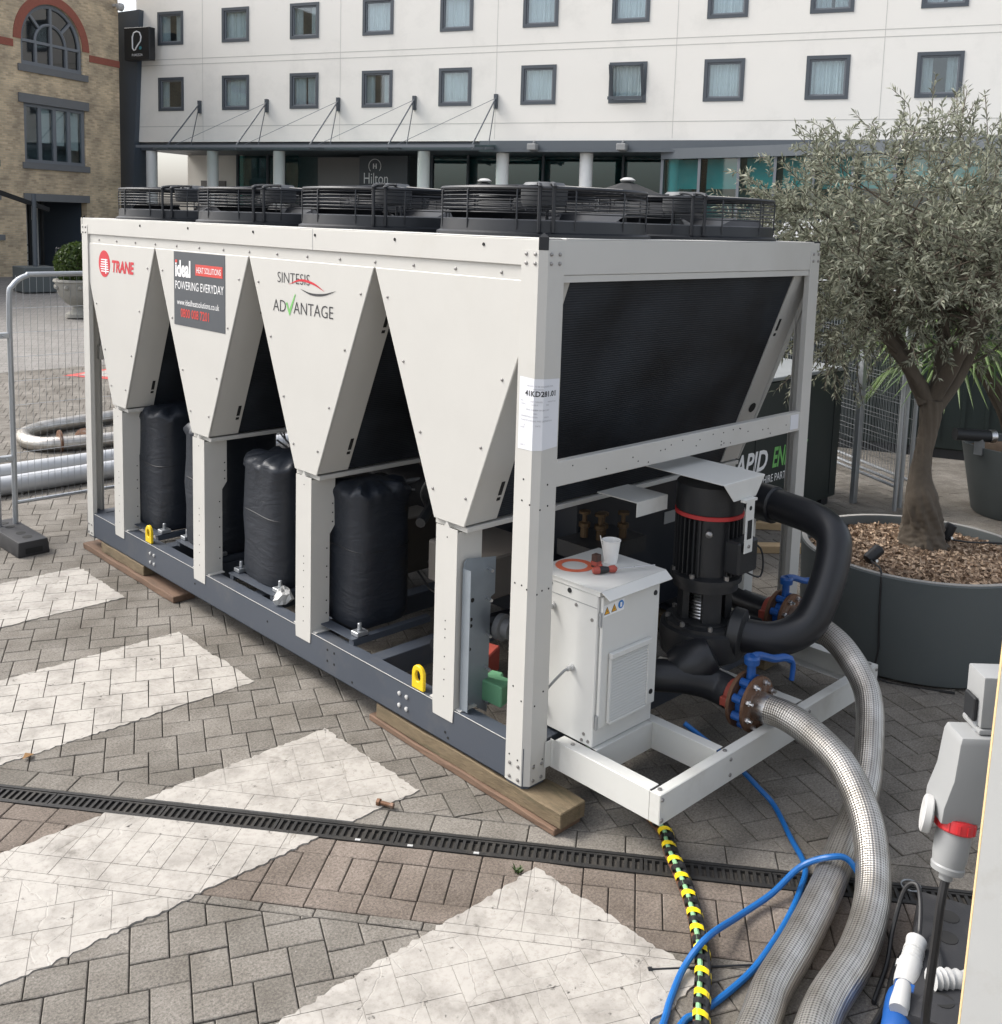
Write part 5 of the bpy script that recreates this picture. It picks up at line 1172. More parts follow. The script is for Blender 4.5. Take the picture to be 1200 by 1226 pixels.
mb = MB(); mb.lathe([(.016,0),(.016,.02),(.0,.03)], (PX-.13,PY-.09,1.09), 10, (-.8,-.6,0)); mb.build('eye_bolt', M['bolt'], mot)
mb = MB(); mb.box(PX-.06,PX+.10,PY-.215,PY-.13,.90,1.06); mb.build('terminal_box', M['castiron'], mot, bevel=.01)
# white weather shield over the motor
mb = MB(); fx0, fx1 = .90, 1.245; fy, byy = PY-.20, PY+.24; zt = 1.352
mb.add([(fx0,fy,zt),(fx1,fy,zt),(fx1,byy,zt+.006),(fx0,byy,zt+.006),(fx0,fy,zt+.004),(fx1,fy,zt+.004),(fx1,byy,zt+.010),(fx0,byy,zt+.010)], [(0,3,2,1),(4,5,6,7),(0,1,5,4),(1,2,6,5),(2,3,7,6),(3,0,4,7)])
mb.prism([(fx0,zt+.003),(fx1,zt+.003),(fx1-.07,zt-.088),(fx0+.09,zt-.088)], lambda u,v,w: (u,w,v), fy-.004, fy-.0005)
sh = mb.build('weather_shield', M['cabwhite'], pump, bevel=.0015, smooth=0)
mb = MB(); mb.box(1.045,1.145,fy-.03,fy-.0045,zt-.098,zt-.086); mb.box(1.06,1.125,fy-.030,fy-.026,zt-.34,zt-.098); mb.build('shield_bracket', M['cabwhite'], sh, smooth=0)
mb = MB(); mb.box(1.074,1.111,fy-.0315,fy-.0303,zt-.275,zt-.185); mb.lathe([(.011,0),(.011,.001)], (1.092,fy-.0303,zt-.128), 10, (0,-1,0)); mb.build('bracket_slots', M['hole'], sh, smooth=0)
mb = MB(); mb.lathe([(.009,0),(.008,.006),(0,.007)], (1.092,fy-.030,zt-.31), 8, (0,-1,0)); mb.build('bracket_screw', M['bolt'], sh)
mb = MB(); mb.box(.70,.93,.02,.26,1.235,1.240); mb.box(.70,.93,.02,.024,1.17,1.235); mb.build('support_plate', M['skidwhite'], ch, smooth=0)
mb = MB(); mb.bar((1.02,.0,.40),(.72,-.1,.42),.14,.006); mb.build('support_plate', M['skidwhite'], ch, smooth=0)
# insulated pipe loop
loop = spline([(PX+.02,PY-.1,.60),(1.17,-.26,.575),(1.27,-.39,.565),(1.39,-.485,.63),(1.485,-.515,.78),(1.575,-.505,.95),(1.61,-.47,1.035),(1.645,-.36,1.075),(1.672,-.20,1.085),(1.70,.0,1.085),(1.72,.25,1.085)],7)
mb = MB(); mb.tube(loop, .083, 20); mb.build('insulated_pipe', M['foam'], ch)
mb = MB(); mb.lathe([(.088,0),(.098,.01),(.098,.12),(.088,.13)], (1.682,-.12,1.085), 18, (.1,1,0)); mb.build('pipe_sleeve', M['foam'], ch)
mb = MB(); mb.lathe([(.10,0),(.115,.01),(.115,.06),(.09,.07)], (PX+.03,PY-.13,.597), 20, (.35,-1,-.1)); mb.build('pipe_collar', M['castiron'], ch)
# suction branch with strainer
mb = MB(); mb.tube(spline([(.70,.02,.42),(.76,-.08,.43),(.84,-.17,.43),(.91,-.24,.415),(.95,-.30,.395),(.953,-.37,.385)],6), [.075]*20+[.075,.075,.074,.072,.07,.068,.066,.065,.064,.063,.062][:11] if False else .075, 18); sb = mb.build('suction_pipe', M['foam'], ch)
mb = MB(); mb.lathe([(0,0),(.085,.005),(.10,.05),(.10,.16),(.08,.2),(0,.21)], (.85,-.12,.44), 22, (.45,-.5,.35)); mb.build('strainer_body', M['foam'], ch)
mb = MB(); mb.tube([(.62,.1,.42),(.74,-.02,.425)], .09, 16); mb.build('suction_pipe', M['foam'], ch)
# butterfly valves with flanges
def valve(x, y, z, s=1.0, hand=1):
    v = MB(); v.lathe([(.055*s,0),(.085*s,.003),(.085*s,.045),(.055*s,.05)], (x,y,z), 24, (0,-1,0)); vo = v.build('butterfly_valve', M['blue'], ch)
    b = MB(); b.lathe([(.062*s,-.075),(.075*s,-.07),(.075*s,-.03),(.062*s,-.025)], (x,y,z), 24, (0,-1,0)); b.box(x-.10*s,x-.07*s,y+.03,y+.07,z-.02,z+.02); b.build('pipe_clamp', M['red'], vo, bevel=.003)
    b = MB(); b.lathe([(.05*s,-.022),(.128*s,-.02),(.128*s,-.003),(.05*s,-.002)], (x,y,z), 28, (0,-1,0)); b.build('rear_flange', M['rust'], vo)
    for i in range(8):
        a = R(22.5+45*i); c = Vector((x+.104*s*math.cos(a),y-.024,z+.104*s*math.sin(a)))
        b = MB(); b.lathe([(.020*s,-.022),(.020*s,.022)], c, 10, (0,-1,0)); b.build('body_lug', M['blue'], vo)
        b = MB(); b.cyl(c+Vector((0,.05,0)), c-Vector((0,.075,0)), .0075*s, 8); b.lathe([(.014*s,.044),(.014*s,.058)], c, 6, (0,-1,0)); b.lathe([(.014*s,-.042),(.014*s,-.03)], c, 6, (0,-1,0)); b.build('bolt', M['steel'], vo)
    b = MB(); b.lathe([(.05*s,.052),(.128*s,.053),(.128*s,.068),(.06*s,.070),(.06*s,.075)], (x,y,z), 28, (0,-1,0)); b.build('front_flange', M['rust'], vo)
    b = MB(); b.lathe([(.062*s,.07),(.064*s,.075),(.064*s,.135),(.058*s,.138)], (x,y,z), 24, (0,-1,0)); b.build('hose_ferrule', M['steel'], vo)
    b = MB(); b.lathe([(.026*s,.08*s),(.02*s,.12*s),(.02*s,.175*s),(.034*s,.18*s),(.036*s,.205*s),(.03*s,.215*s),(0,.217*s)], (x,y-.024,z), 14); b.lathe([(.034*s,.178*s),(.036*s,.205*s),(0,.206*s)], (x,y-.024,z), 12); b.build('valve_neck', M['blue'], vo)
    h = MB(); P = spline([(x,y-.024,z+.205*s),(x+.06*s,y-.03,z+.20*s),(x+.14*s,y-.05,z+.17*s),(x+.20*s,y-.07,z+.165*s),(x+.235*s,y-.085,z+.15*s)],5)
    h.tube(P, [.021*s]*4+[.018*s]*(len(P)-4), 10); h.tube(spline([(x+.235*s,y-.085,z+.155*s),(x+.25*s,y-.09,z+.12*s),(x+.245*s,y-.09,z+.05*s)],4), .012*s, 8); h.build('lever', M['blue'], vo)
    return vo
valve(.953,-.445,.385,1.0); valve(1.585,-.235,.565,.92)
mb = MB(); mb.tube(spline([(1.585,.12,.60),(1.585,.0,.57),(1.585,-.12,.565),(1.585,-.165,.565)],4), .06, 14); mb.build('return_pipe', M['foam'], ch)
mb = MB(); mb.box(1.58,1.66,-.02,.06,.30,1.05); mb.build('pipe_stand', M['skidwhite'], ch, smooth=0)
mb = MB(); mb.tube(spline([(1.25,-.2,.86),(1.4,-.22,.80),(1.42,-.2,.93),(1.34,-.12,.98)],5), .005, 6); mb.build('loose_wire', M['black'], ch)

# ================================================================== THINGS ROUND THE CHILLER
def thing(mb, name, mat, label, cat, group=None, **kw):
    return tag(mb.build(name, mat, None, **kw), label, cat, group)
# bearers under the base beam
def timber(name, x0, x1, y0, y1, z0, z1, mat, label, skew=0.0):
    mb = MB(); n = 10; vs = []
    rnd = random.Random(hash((x0,y0)) % 1000 if False else int(abs(x0*100)+abs(y0*77)))
    for i in range(n+1):
        y = y0+(y1-y0)*i/n
        j = lambda: rnd.uniform(-.003,.003)
        sx = skew*i/n
        vs += [(x0+sx+j(),y,z0),(x1+sx+j(),y,z0),(x1+sx+j(),y,z1+j()),(x0+sx+j(),y,z1+j())]
    fs = [(4*i+k,4*i+(k+1)%4,4*i+4+(k+1)%4,4*i+4+k) for i in range(n) for k in range(4)]+[(3,2,1,0),(4*n,4*n+1,4*n+2,4*n+3)]
    mb.add(vs, fs); return thing(mb, name, M[mat], label, 'timber', 'timber bearers under the chiller', bevel=.004, smooth=0)
timber('timber_bearer', .0, .155, -.205, 1.05, .034, .106, 'wood', 'upper mossy timber bearer under the near corner post', .01)
timber('bearer_board', -.015, .15, -.185, 1.10, .001, .033, 'wood2', 'thin reddish board under the near mossy timber bearer', .02)
timber('timber_bearer', .0, .14, 3.62, 4.30, .046, .118, 'wood', 'short green mossy timber bearer under the far left of the chiller')
timber('bearer_board', -.02, .13, 3.15, 4.58, .001, .045, 'wood2', 'long brown board under the far mossy timber bearer')
timber('timber_bearer', W-.15, W, .1, 1.1, .001, .106, 'wood', 'timber bearer under the far side of the chiller beside the planter')
timber('timber_bearer', W-.15, W, 3.4, 4.5, .001, .106, 'wood', 'timber bearer under the far back corner of the chiller')
# braided hoses
H1 = [(.953,-.575,.385),(.949,-.66,.388),(.929,-.784,.370),(.870,-.964,.320),(.751,-1.127,.235),(.607,-1.239,.150),(.427,-1.325,.090),(.182,-1.391,.066),(-.089,-1.43,.066),(-.30,-1.49,.066),(-.7,-1.64,.066),(-1.2,-1.9,.066)]
H2 = [(1.585,-.365,.565),(1.590,-.45,.555),(1.575,-.60,.49),(1.468,-.777,.370),(1.229,-.913,.240),(1.050,-.986,.150),(.901,-1.023,.100),(.701,-1.071,.070),(.436,-1.146,.066),(.112,-1.225,.066),(-.158,-1.277,.066),(-.317,-1.329,.066),(-.75,-1.46,.066),(-1.3,-1.70,.066)]
mb = MB(); mb.tube(spline(H1,10), .064, 28); thing(mb, 'braided_hose', M['braid'], 'braided steel hose from the nearer blue valve, curving over the skid beam', 'hose', 'braided hoses from the pump', smooth=60)
mb = MB(); mb.tube(spline(H2,10), .062, 28); thing(mb, 'braided_hose', M['braid'], 'braided steel hose from the farther blue valve, passing behind the other hose', 'hose', 'braided hoses from the pump', smooth=60)
# blue cables
mb = MB(); mb.tube(spline([(.70,-.3,.3),(.80,-.5,.16),(.86,-.60,.06),(.859,-.682,.013),(.703,-.85,.013),(.576,-.986,.013),(.422,-1.05,.013),(.25,-1.10,.013),(.073,-1.135,.013),(-.073,-1.155,.013),(-.227,-1.156,.013),(-.371,-1.145,.013),(-.44,-1.133,.013),(-.7,-1.2,.013),(-1.0,-1.3,.013)],8), .0115, 10)
thing(mb, 'blue_cable', M['bluecable'], 'bright blue cable trailing on the ground from under the white skid', 'cable')
mb = MB(); mb.tube(spline([(.40,-1.33,.012),(.50,-1.29,.02),(.555,-1.245,.06),(.55,-1.175,.145),(.502,-1.118,.152),(.455,-1.03,.09),(.300,-1.002,.036),(.114,-.985,.03),(-.126,-1.007,.078),(-.246,-1.002,.03),(-.382,-1.046,.013),(-.485,-1.093,.013),(-.75,-1.2,.013),(-1.0,-1.35,.013)],8), .0115, 10)
thing(mb, 'blue_cable', M['bluecable'], 'bright blue cable arching over the taped cable bundle and a hose', 'cable')
# taped power cable bundle
TB = spline([(.42,.1,.28),(.44,-.02,.06),(.43,-.2,.03),(.38,-.38,.03),(.32,-.50,.03),(.247,-.574,.03),(.143,-.706,.03),(.056,-.81,.03),(-.034,-.90,.03),(-.137,-.994,.03),(-.226,-1.062,.03),(-.315,-1.121,.03),(-.413,-1.186,.03),(-.7,-1.4,.03),(-1.0,-1.65,.03)],10)
tb = empty('taped_cable_bundle', (-.1,-.95,0), label='power cables bound with yellow and black hazard tape on the ground', cat='cable')
def frame(P, i):
    t = (P[min(i+1,len(P)-1)]-P[max(i-1,0)]).normalized(); s = t.cross(Vector((0,0,1))).normalized(); return t, s, s.cross(t)
for ox, oz, mt in ((-.014,-.012,'brown'),(.014,-.012,'brown'),(-.013,.011,'black_cable'),(.010,.016,'gygreen')):
    mb = MB(); mb.tube([p+frame(TB,i)[1]*ox+frame(TB,i)[2]*oz for i,p in enumerate(TB)], .009 if mt == 'gygreen' else .0125, 8); mb.build('cable_core', M[mt], tb)
dist = [0]
for i in range(1,len(TB)): dist.append(dist[-1]+(TB[i]-TB[i-1]).length)
def at_d(d):
    for i in range(1,len(TB)):
        if dist[i] >= d: k = (d-dist[i-1])/(dist[i]-dist[i-1]); p = TB[i-1].lerp(TB[i],k); return p, frame(TB,i)
    return TB[-1], frame(TB,len(TB)-1)
d0 = .55; j = 0; rnd = random.Random(4)
while d0 < dist[-1]-.12:
    mb = MB(); vs = []; n = 10; st = rnd.uniform(-.3,.5); wd = .026
    for i in range(n+1):
        a = R(-60)+math.pi*1.65*i/n+st; dd = d0+.055*i/n
        p, (t,s,u) = at_d(dd); rr_ = .0285+.001*math.sin(3*a)
        c = p+s*(rr_*math.cos(a))+u*(rr_*math.sin(a)); vs += [c-t*wd/2, c+t*wd/2]
    mb.add(vs, [(2*i,2*i+1,2*i+3,2*i+2) for i in range(n)]); mb.build('tape_wrap', M['tape_y'] if j%2 == 0 else M['tape_b'], tb, smooth=60, recalc=False)
    d0 += .043+rnd.uniform(0,.014); j += 1
# small things on the ground
mb = MB(); mb.cyl((-.32,-.915,.006),(-.03,-1.145,.006),.0035,6); mb.lathe([(.008,0),(.008,.014)], (-.325,-.91,.006), 8, (.8,-.6,0)); thing(mb, 'cable_tie', M['black'], 'thin black cable tie lying across the painted bar', 'cable tie')
mb = MB(); mb.lathe([(.016,0),(.016,.014)], (-.415,.475,.017), 6, (.45,-.9,0)); mb.cyl((-.41,.465,.017),(-.38,.405,.015),.009,10); mb.lathe([(.013,0),(.013,.012)], (-.386,.417,.015), 6, (.45,-.9,0)); thing(mb, 'loose_bolt', M['rust'], 'loose rusty bolt and nut on the ground near the painted bar', 'bolt')
mb = MB(); rnd = random.Random(2)
for i in range(26):
    a = rnd.uniform(0,6.28); l = rnd.uniform(.015,.04); b = Vector((-.285+rnd.uniform(-.012,.012),-.245+rnd.uniform(-.012,.012),0)); e = b+Vector((math.cos(a)*l*.7,math.sin(a)*l*.7,l*.7)); s_ = Vector((-math.sin(a),math.cos(a),0))*.004
    mb.add([b-s_*.3,b+s_*.3,(b+e)/2+s_,e,(b+e)/2-s_], [(0,1,2,3,4)])
thing(mb, 'weed', M['weed'], 'small green weed growing beside the drain', 'weed', smooth=0, recalc=False)
mb = MB(); mb.add([(-1.41,1.81,.012),(-1.385,1.845,.02),(-1.35,1.83,.008),(-1.375,1.80,.022)], [(0,1,2,3)]); thing(mb, 'dry_leaf', paint('dry_leaf_brown', (.30,.17,.07), .8), 'brown dry leaf on the paving beside the drain', 'leaf', smooth=0, recalc=False)
mb = MB(); rnd = random.Random(9); prof = [(.004,0),(.05,.01),(.06,.04),(.045,.075),(.02,.09),(.002,.095)]; vs = []; n = 14
for r_, z in prof:
    for k in range(n): a = 2*math.pi*k/n; q_ = r_*rnd.uniform(.65,1.2); vs.append((.115+q_*math.cos(a),2.06+q_*math.sin(a),ZB1+z*rnd.uniform(.8,1.15)))
mb.add(vs, [(i*n+k,i*n+(k+1)%n,(i+1)*n+(k+1)%n,(i+1)*n+k) for i in range(5) for k in range(n)]); thing(mb, 'crumpled_wrapper', M['socketlight'], 'crumpled pale plastic wrapper on the base beam by a compressor', 'litter', smooth=0)
mb = MB(); mb.prism([(.28,.55),(.44,.62),(.42,.70),(.38,.72),(.26,.66)], xy, .306, .43); thing(mb, 'red_block', M['redblock'], 'red plastic block standing inside the base frame', 'block', bevel=.006)
mb = MB(); mb.prism([(.17,.33),(.27,.36),(.26,.42),(.29,.44),(.27,.50),(.16,.47)], xy, .30, .40); thing(mb, 'green_block', M['green'], 'green plastic block beside the near corner post', 'block', bevel=.006)
# things left on the control cabinet
zt = .9965
mb = MB(); cx, cy = .525, .02
mb.lathe([(.0,.003),(.027,.003),(.028,.0),(.030,.0),(.0405,.098),(.043,.10),(.0435,.104),(.0405,.1045),(.039,.100),(.0285,.006),(0,.006)], (cx,cy,zt), 28); mb.cyl((cx-.02,cy+.02,zt+.02),(cx-.042,cy+.03,zt+.125),.0022,5)
thing(mb, 'paper_cup', M['cup'], 'white paper cup with a stirrer on the control cabinet', 'cup')
mb = MB(); n = 40; vs = []
for i in range(n):
    a = 2*math.pi*i/n
    for r_, z in ((.058,.0),(.086,.0),(.086,.002),(.058,.002)): vs.append((.365+r_*math.cos(a),.092+r_*.98*math.sin(a),zt+.0005+z))
mb.add(vs, [(4*i+k,4*i+(k+1)%4,4*((i+1)%n)+(k+1)%4,4*((i+1)%n)+k) for i in range(n) for k in range(4)]); thing(mb, 'gasket_ring', M['orange'], 'flat orange gasket ring on the control cabinet', 'gasket', smooth=0)
sdv = empty('screwdriver', (.40,-.06,zt), label='red and black handled screwdriver lying on the control cabinet', cat='screwdriver')
ax_ = Vector((.90,-.42,0)).normalized(); p0 = Vector((.338,-.035,zt+.017))
for a, b, prof, mt, nm in ((0,.03,[(0,0),(.012,.002),(.0165,.012),(.017,.03)],'redblock','handle_cap'),(.03,.075,[(.017,0),(.0165,.02),(.012,.045)],'black','handle_grip'),(.075,.115,[(.012,0),(.016,.012),(.0165,.03),(.008,.04)],'redblock','handle_collar'),(.115,.30,[(.003,0),(.003,.18),(.0035,.185)],'steel','shaft')):
    mb = MB(); mb.lathe(prof, p0+ax_*a, 14, ax_); mb.build(nm, M[mt], sdv)
mb = MB(); mb.lathe([(.0,-.012),(.008,-.012),(.010,0),(.008,.012),(0,.012)], p0+Vector((.04,-.01,.012)), 10, (0,0,1)); mb.build('ratchet_ring', M['redblock'], sdv)
mb = MB(); mb.box(.405,.437,.0,.032,zt,zt+.06); bxx = thing(mb, 'small_bottle_box', paint('dark_brown_carton', (.06,.028,.02), .5), 'small dark brown carton between the cup and the gasket ring', 'carton', bevel=.002)
mb = MB(); mb.box(.4042,.4378,-.0008,.0328,zt+.012,zt+.03); mb.build('red_band', M['redblock'], bxx, smooth=0)

# ---- planter with olive tree
PC = Vector((3.11,-.28,0))
pl = empty('round_planter', PC, label='large round graphite planter under the olive tree', cat='planter')
mb = MB(); mb.lathe([(0,0),(.60,0),(.655,.02),(.67,.1),(.688,.55),(.692,.605),(.686,.612),(.655,.612),(.65,.60),(.645,.5),(0,.5)], PC, 72); mb.build('pot', M['planter'], pl, smooth=40)
mb = MB(); mb.lathe([(.656,.6125),(.686,.6125),(.686,.616),(.656,.616)], PC, 72, ring=True); mb.build('rim', paint('rim_grey', (.30,.29,.27), .8, var=.15), pl)
mb = MB(); mb.lathe([(.645,.535),(.4,.55),(.15,.57),(0,.58)], PC, 40); mb.build('soil', M['soil'], pl)
rnd = np.random.RandomState(3); mb = MB(); N_ = 7000
rr_ = .64*np.sqrt(rnd.rand(N_)); aa = rnd.rand(N_)*6.283
for r_, a in zip(rr_, aa):
    c = Vector((PC.x+r_*math.cos(a), PC.y+r_*math.sin(a), .552+.02*(1-r_/.64)+rnd.rand()*.012)); d = Vector(rnd.randn(3)); d.z *= .45; d.normalize(); e = d.cross(Vector(rnd.randn(3))).normalized()
    l, w_ = .008+.014*rnd.rand(), .004+.006*rnd.rand(); mb.add([c-d*l-e*w_,c+d*l-e*w_,c+d*l*.8+e*w_,c-d*l*.9+e*w_], [(0,1,2,3)])
tag(mb.build('bark_chips', M['mulch'], pl, smooth=0, recalc=False), kind='stuff')
def spot(c, dirv, label):
    e = empty('spotlight', c, label=label, cat='spotlight', group='planter spotlights')
    d = Vector(dirv).normalized(); mb = MB(); mb.lathe([(.0,0),(.03,.003),(.034,.012),(.034,.105),(.028,.112),(0,.113)], Vector(c)+Vector((0,0,.035))-d*.05, 18, d); mb.build('body', M['black'], e)
    mb = MB(); mb.cyl(Vector(c)+Vector((0,0,-.03)), Vector(c)+Vector((0,0,.02)), .006, 8); mb.lathe([(.009,0),(.009,.012),(0,.012)], Vector(c)+Vector((-.02,-.03,.012)), 8, (-.5,-.8,.2)); mb.build('stake', M['steel'], e)
spot((2.66,-.20,.60), (.75,-.3,.55), 'black spotlight at the left rim of the planter'); spot((3.47,-.30,.60), (.3,-.25,.9), 'black spotlight right of the olive trunk')
mb = MB(); mb.tube(spline([(2.64,-.2,.61),(2.56,-.25,.625),(2.48,-.33,.63),(2.428,-.365,.60),(2.425,-.37,.45),(2.43,-.38,.2),(2.44,-.40,.01),(2.6,-.75,.008)],6), .006, 6); thing(mb, 'spotlight_cable', M['black_cable'], 'thin black cable hanging down the planter from the left spotlight', 'cable')
mb = MB(); mb.tube(spline([(3.49,-.32,.59),(3.55,-.42,.585),(3.66,-.52,.585),(3.70,-.60,.59)],6), .006, 6); thing(mb, 'spotlight_cable', M['black_cable'], 'thin black cable over the bark chips from the right spotlight', 'cable')
# olive tree
tree = empty('olive_tree', (3.31,-.22,.56), label='gnarled olive tree with silvery leaves in the round planter', cat='tree')
rnd = np.random.RandomState(21)
def limb(mb, pts, radii, n=14, rough=.12, k=6):
    P = spline(pts, k); m = len(P); rr_ = np.interp(np.linspace(0,1,m), np.linspace(0,1,len(radii)), radii)
    b = len(mb.v); mb.tube(P, list(rr_), n)
    for i in range(m):
        for j in range(n):
            v = Vector(mb.v[b+i*n+j]); d = v-P[i]
            f = 1+rough*(math.sin(j*2.1+i*.55)+.7*math.sin(j*4.3-i*.9)+.6*math.sin(i*1.3+j))*.5
            mb.v[b+i*n+j] = tuple(P[i]+d*f)
    return P
mb = MB()
from mathutils import noise as mnoise
TP = spline([(3.30,-.225,.50),(3.305,-.22,.58),(3.31,-.21,.70),(3.295,-.185,.86),(3.32,-.16,1.02),(3.345,-.16,1.15),(3.375,-.165,1.30),(3.385,-.165,1.47)],16)
tr_ = np.interp(np.linspace(0,1,len(TP)), np.linspace(0,1,8), [.160,.135,.112,.094,.066,.052,.054,.066]); nb = 56
b_ = len(mb.v); mb.tube(TP, list(tr_), nb)
for i in range(len(TP)):
    for j in range(nb):
        v = Vector(mb.v[b_+i*nb+j]); d = v-TP[i]; a = 2*math.pi*j/nb+i*.022
        rid = abs(math.sin(4.5*a+.6*math.sin(i*.07)))*.10-.05+.05*math.sin(9*a+i*.11)
        nz = .16*mnoise.noise(v*5.5)+.10*mnoise.noise(Vector((v.x*22,v.y*22,v.z*7)))+.06*mnoise.noise(v*45)
        low = max(0,1-i/55); mb.v[b_+i*nb+j] = tuple(TP[i]+d*(1+rid*(.6+low)+nz*(.8+low)))
br_ends = []
LB = [([(3.385,-.165,1.44),(3.30,-.08,1.62),(3.22,.03,1.80),(3.14,.16,2.02),(3.05,.30,2.28)], [.052,.043,.036,.03,.018]),
      ([(3.39,-.17,1.42),(3.45,-.17,1.62),(3.50,-.16,1.85),(3.52,-.10,2.10),(3.46,.0,2.45)], [.05,.042,.036,.027,.015]),
      ([(3.395,-.175,1.40),(3.50,-.25,1.60),(3.60,-.31,1.82),(3.68,-.36,2.05),(3.74,-.36,2.45)], [.05,.044,.038,.03,.016]),
      ([(3.36,-.14,1.45),(3.36,.03,1.75),(3.42,.25,2.1),(3.5,.45,2.4)], [.05,.04,.03,.018]),
      ([(3.39,-.18,1.5),(3.33,-.36,1.85),(3.28,-.5,2.15),(3.22,-.62,2.4)], [.05,.04,.03,.016])]
for pts, rad in LB: br_ends.append(limb(mb, pts, rad, 12, .12, 7))
mb.build('trunk', M['bark'], tree, smooth=50)
tw = MB(); lv_v = []; lv_f = []
CC = np.array([3.36,.03,2.44]); CR = np.array([1.10,1.10,.74])
def leafset(P, rad_len, dens):
    L_ = len(P)
    for i in range(L_):
        t = P[min(i+1,L_-1)]-P[max(i-1,0)]
        if t.length < 1e-6: continue
        t.normalize()
        for q_ in range(dens):
            s_ = Vector(rnd.randn(3)); s_ = s_-t*s_.dot(t)
            if s_.length < 1e-3: continue
            s_.normalize(); d = (t*(.5+.6*rnd.rand())+s_*(.65+.3*rnd.rand())).normalized(); l = .034+.026*rnd.rand(); w_ = .0042+.003*rnd.rand()
            nrm = d.cross(Vector(rnd.randn(3))).normalized(); b = P[i]+t*(rnd.rand()-.5)*.02; mid = b+d*l*.5+Vector((0,0,.003)); tip = b+d*l+Vector((0,0,-.004*rnd.rand()))
            k = len(lv_v); lv_v.extend([tuple(b),tuple(mid+nrm*w_),tuple(tip),tuple(mid-nrm*w_)]); lv_f.append((k,k+1,k+2,k+3))
starts = []
for P in br_ends:
    starts += [p for p in P[len(P)//3:]]
cnt = 0
secs = []
for i in range(95):      # secondary branches
    p = starts[rnd.randint(len(starts))]
    u = rnd.randn(3); u /= np.linalg.norm(u); 
    tgt = CC+CR*u*(.55+.4*rnd.rand())
    if tgt[2] < 1.85 and rnd.rand() < .7: tgt[2] += .5
    tgt = Vector(tgt); md = (p+tgt)/2+Vector(rnd.randn(3)*.07)+Vector((0,0,.05)); P = spline([p,md,tgt],6); tw.tube(P, [.011,.010,.009,.009,.008,.007,.006,.006,.005,.004,.004,.003,.003][:len(P)], 5, cap=False); secs.append(P)
for i in range(1750):     # leafy twigs
    if i < 1150:
        P0 = secs[rnd.randint(len(secs))]; p = P0[rnd.randint(4, len(P0))]
        out = np.array(p)-CC; out = out/max(.05,np.linalg.norm(out))
    else:
        u = rnd.randn(3); u /= np.linalg.norm(u); p = Vector(CC+CR*u*(.72+.3*rnd.rand())); out = u
    d = Vector(out*.55+rnd.randn(3)*.6+np.array([0,0,.3])).normalized(); l = .12+.16*rnd.rand()
    q1 = p+d*l*.5+Vector(rnd.randn(3)*.02); q2 = p+d*l+Vector((0,0,-.03*rnd.rand())); P = spline([p,q1,q2],4)
    tw.tube(P, .0022, 3, cap=False); leafset(P, l, 3)
for i in range(44):       # tall sprigs at the top right and a drooping branch on the left
    if i < 14: p = Vector((3.45+rnd.rand()*.45, -.25+rnd.rand()*.35, 2.95+rnd.rand()*.15)); d = Vector((rnd.randn()*.15+.05,rnd.randn()*.15-.05,1)).normalized(); l = .22+.2*rnd.rand()
    else: p = Vector((2.85+rnd.rand()*.4,.15+rnd.rand()*.35,2.0-rnd.rand()*.25)); d = Vector((rnd.randn()*.3-.1,rnd.randn()*.3,-.8)).normalized(); l = .2+.25*rnd.rand()
    P = spline([p,p+d*l*.5+Vector(rnd.randn(3)*.015),p+d*l],7); tw.tube(P, .003, 3, cap=False); leafset(P, l, 2)
tw.build('branches', M['bark'], tree, smooth=50, recalc=False)
me = bpy.data.meshes.new('crown'); off_ = np.array([3.47,-.08,1.7]); me.from_pydata((np.array(lv_v)-off_).tolist(), [], lv_f); me.materials.append(M['olive'])
o = bpy.data.objects.new('crown', me); COL.objects.link(o); o.location = off_; o.parent = tree; o.matrix_parent_inverse = Matrix.Translation(-WLOC[tree.name]); o['kind'] = 'stuff'

# ---- plant hire units
box = empty('hire_generator_box', (4.4,2.2,0), label='low dark box with white and green hire company lettering behind the chiller', cat='generator')
mb = MB(); mb.box(3.1,5.79,1.65,2.85,.06,1.24); mb.build('casing', M['contblack'], box, bevel=.012)
mb = MB(); mb.box(3.08,5.81,1.63,2.87,1.242,1.275); mb.build('lid', M['conttop'], box, bevel=.006)
for x in (3.25,5.55):
    mb = MB(); mb.box(x,x+.12,1.66,2.84,.0,.06); mb.build('skid', M['black'], box, smooth=0)
mb = MB()
for x in (4.35,5.0,5.65): mb.box(x,x+.006,1.646,1.652,.1,1.2)
mb.build('panel_joints', M['black'], box, smooth=0)
text('RAPID', .24, M['white'], box, (3.93,1.649,.50), (1,0,0), (0,0,1), shear=.22, weight=.006, sx=.92)
text('ENERGY', .24, M['lgreen'], box, (4.63,1.649,.50), (1,0,0), (0,0,1), shear=.22, weight=.006, sx=.62)
text('CRITICAL ASSET HIRE PARTNER', .095, M['white'], box, (3.93,1.649,.375), (1,0,0), (0,0,1), sx=.80)
cont = empty('hire_container', (7.6,3.9,0), TH, label='tall black hire container behind the olive tree', cat='container')
mb = MB(); mb.box(0,5.6,0,2.4,.1,2.78); mb.build('casing', M['contblack'], cont, bevel=.02, local=True)
mb = MB(); 
for i in range(22): mb.box(.3+i*.24,.34+i*.24,-.012,.002,.2,2.3)
mb.build('corrugations', M['contblack'], cont, smooth=0, local=True)
text('RAPID', .30, M['white'], cont, (.14,-.012,2.42), (1,0,0), (0,0,1), shear=.22, weight=.008, local=True)
mb = MB(); mb.box(.02,5.58,.02,2.38,0,.1); mb.build('base', M['black'], cont, smooth=0, local=True)
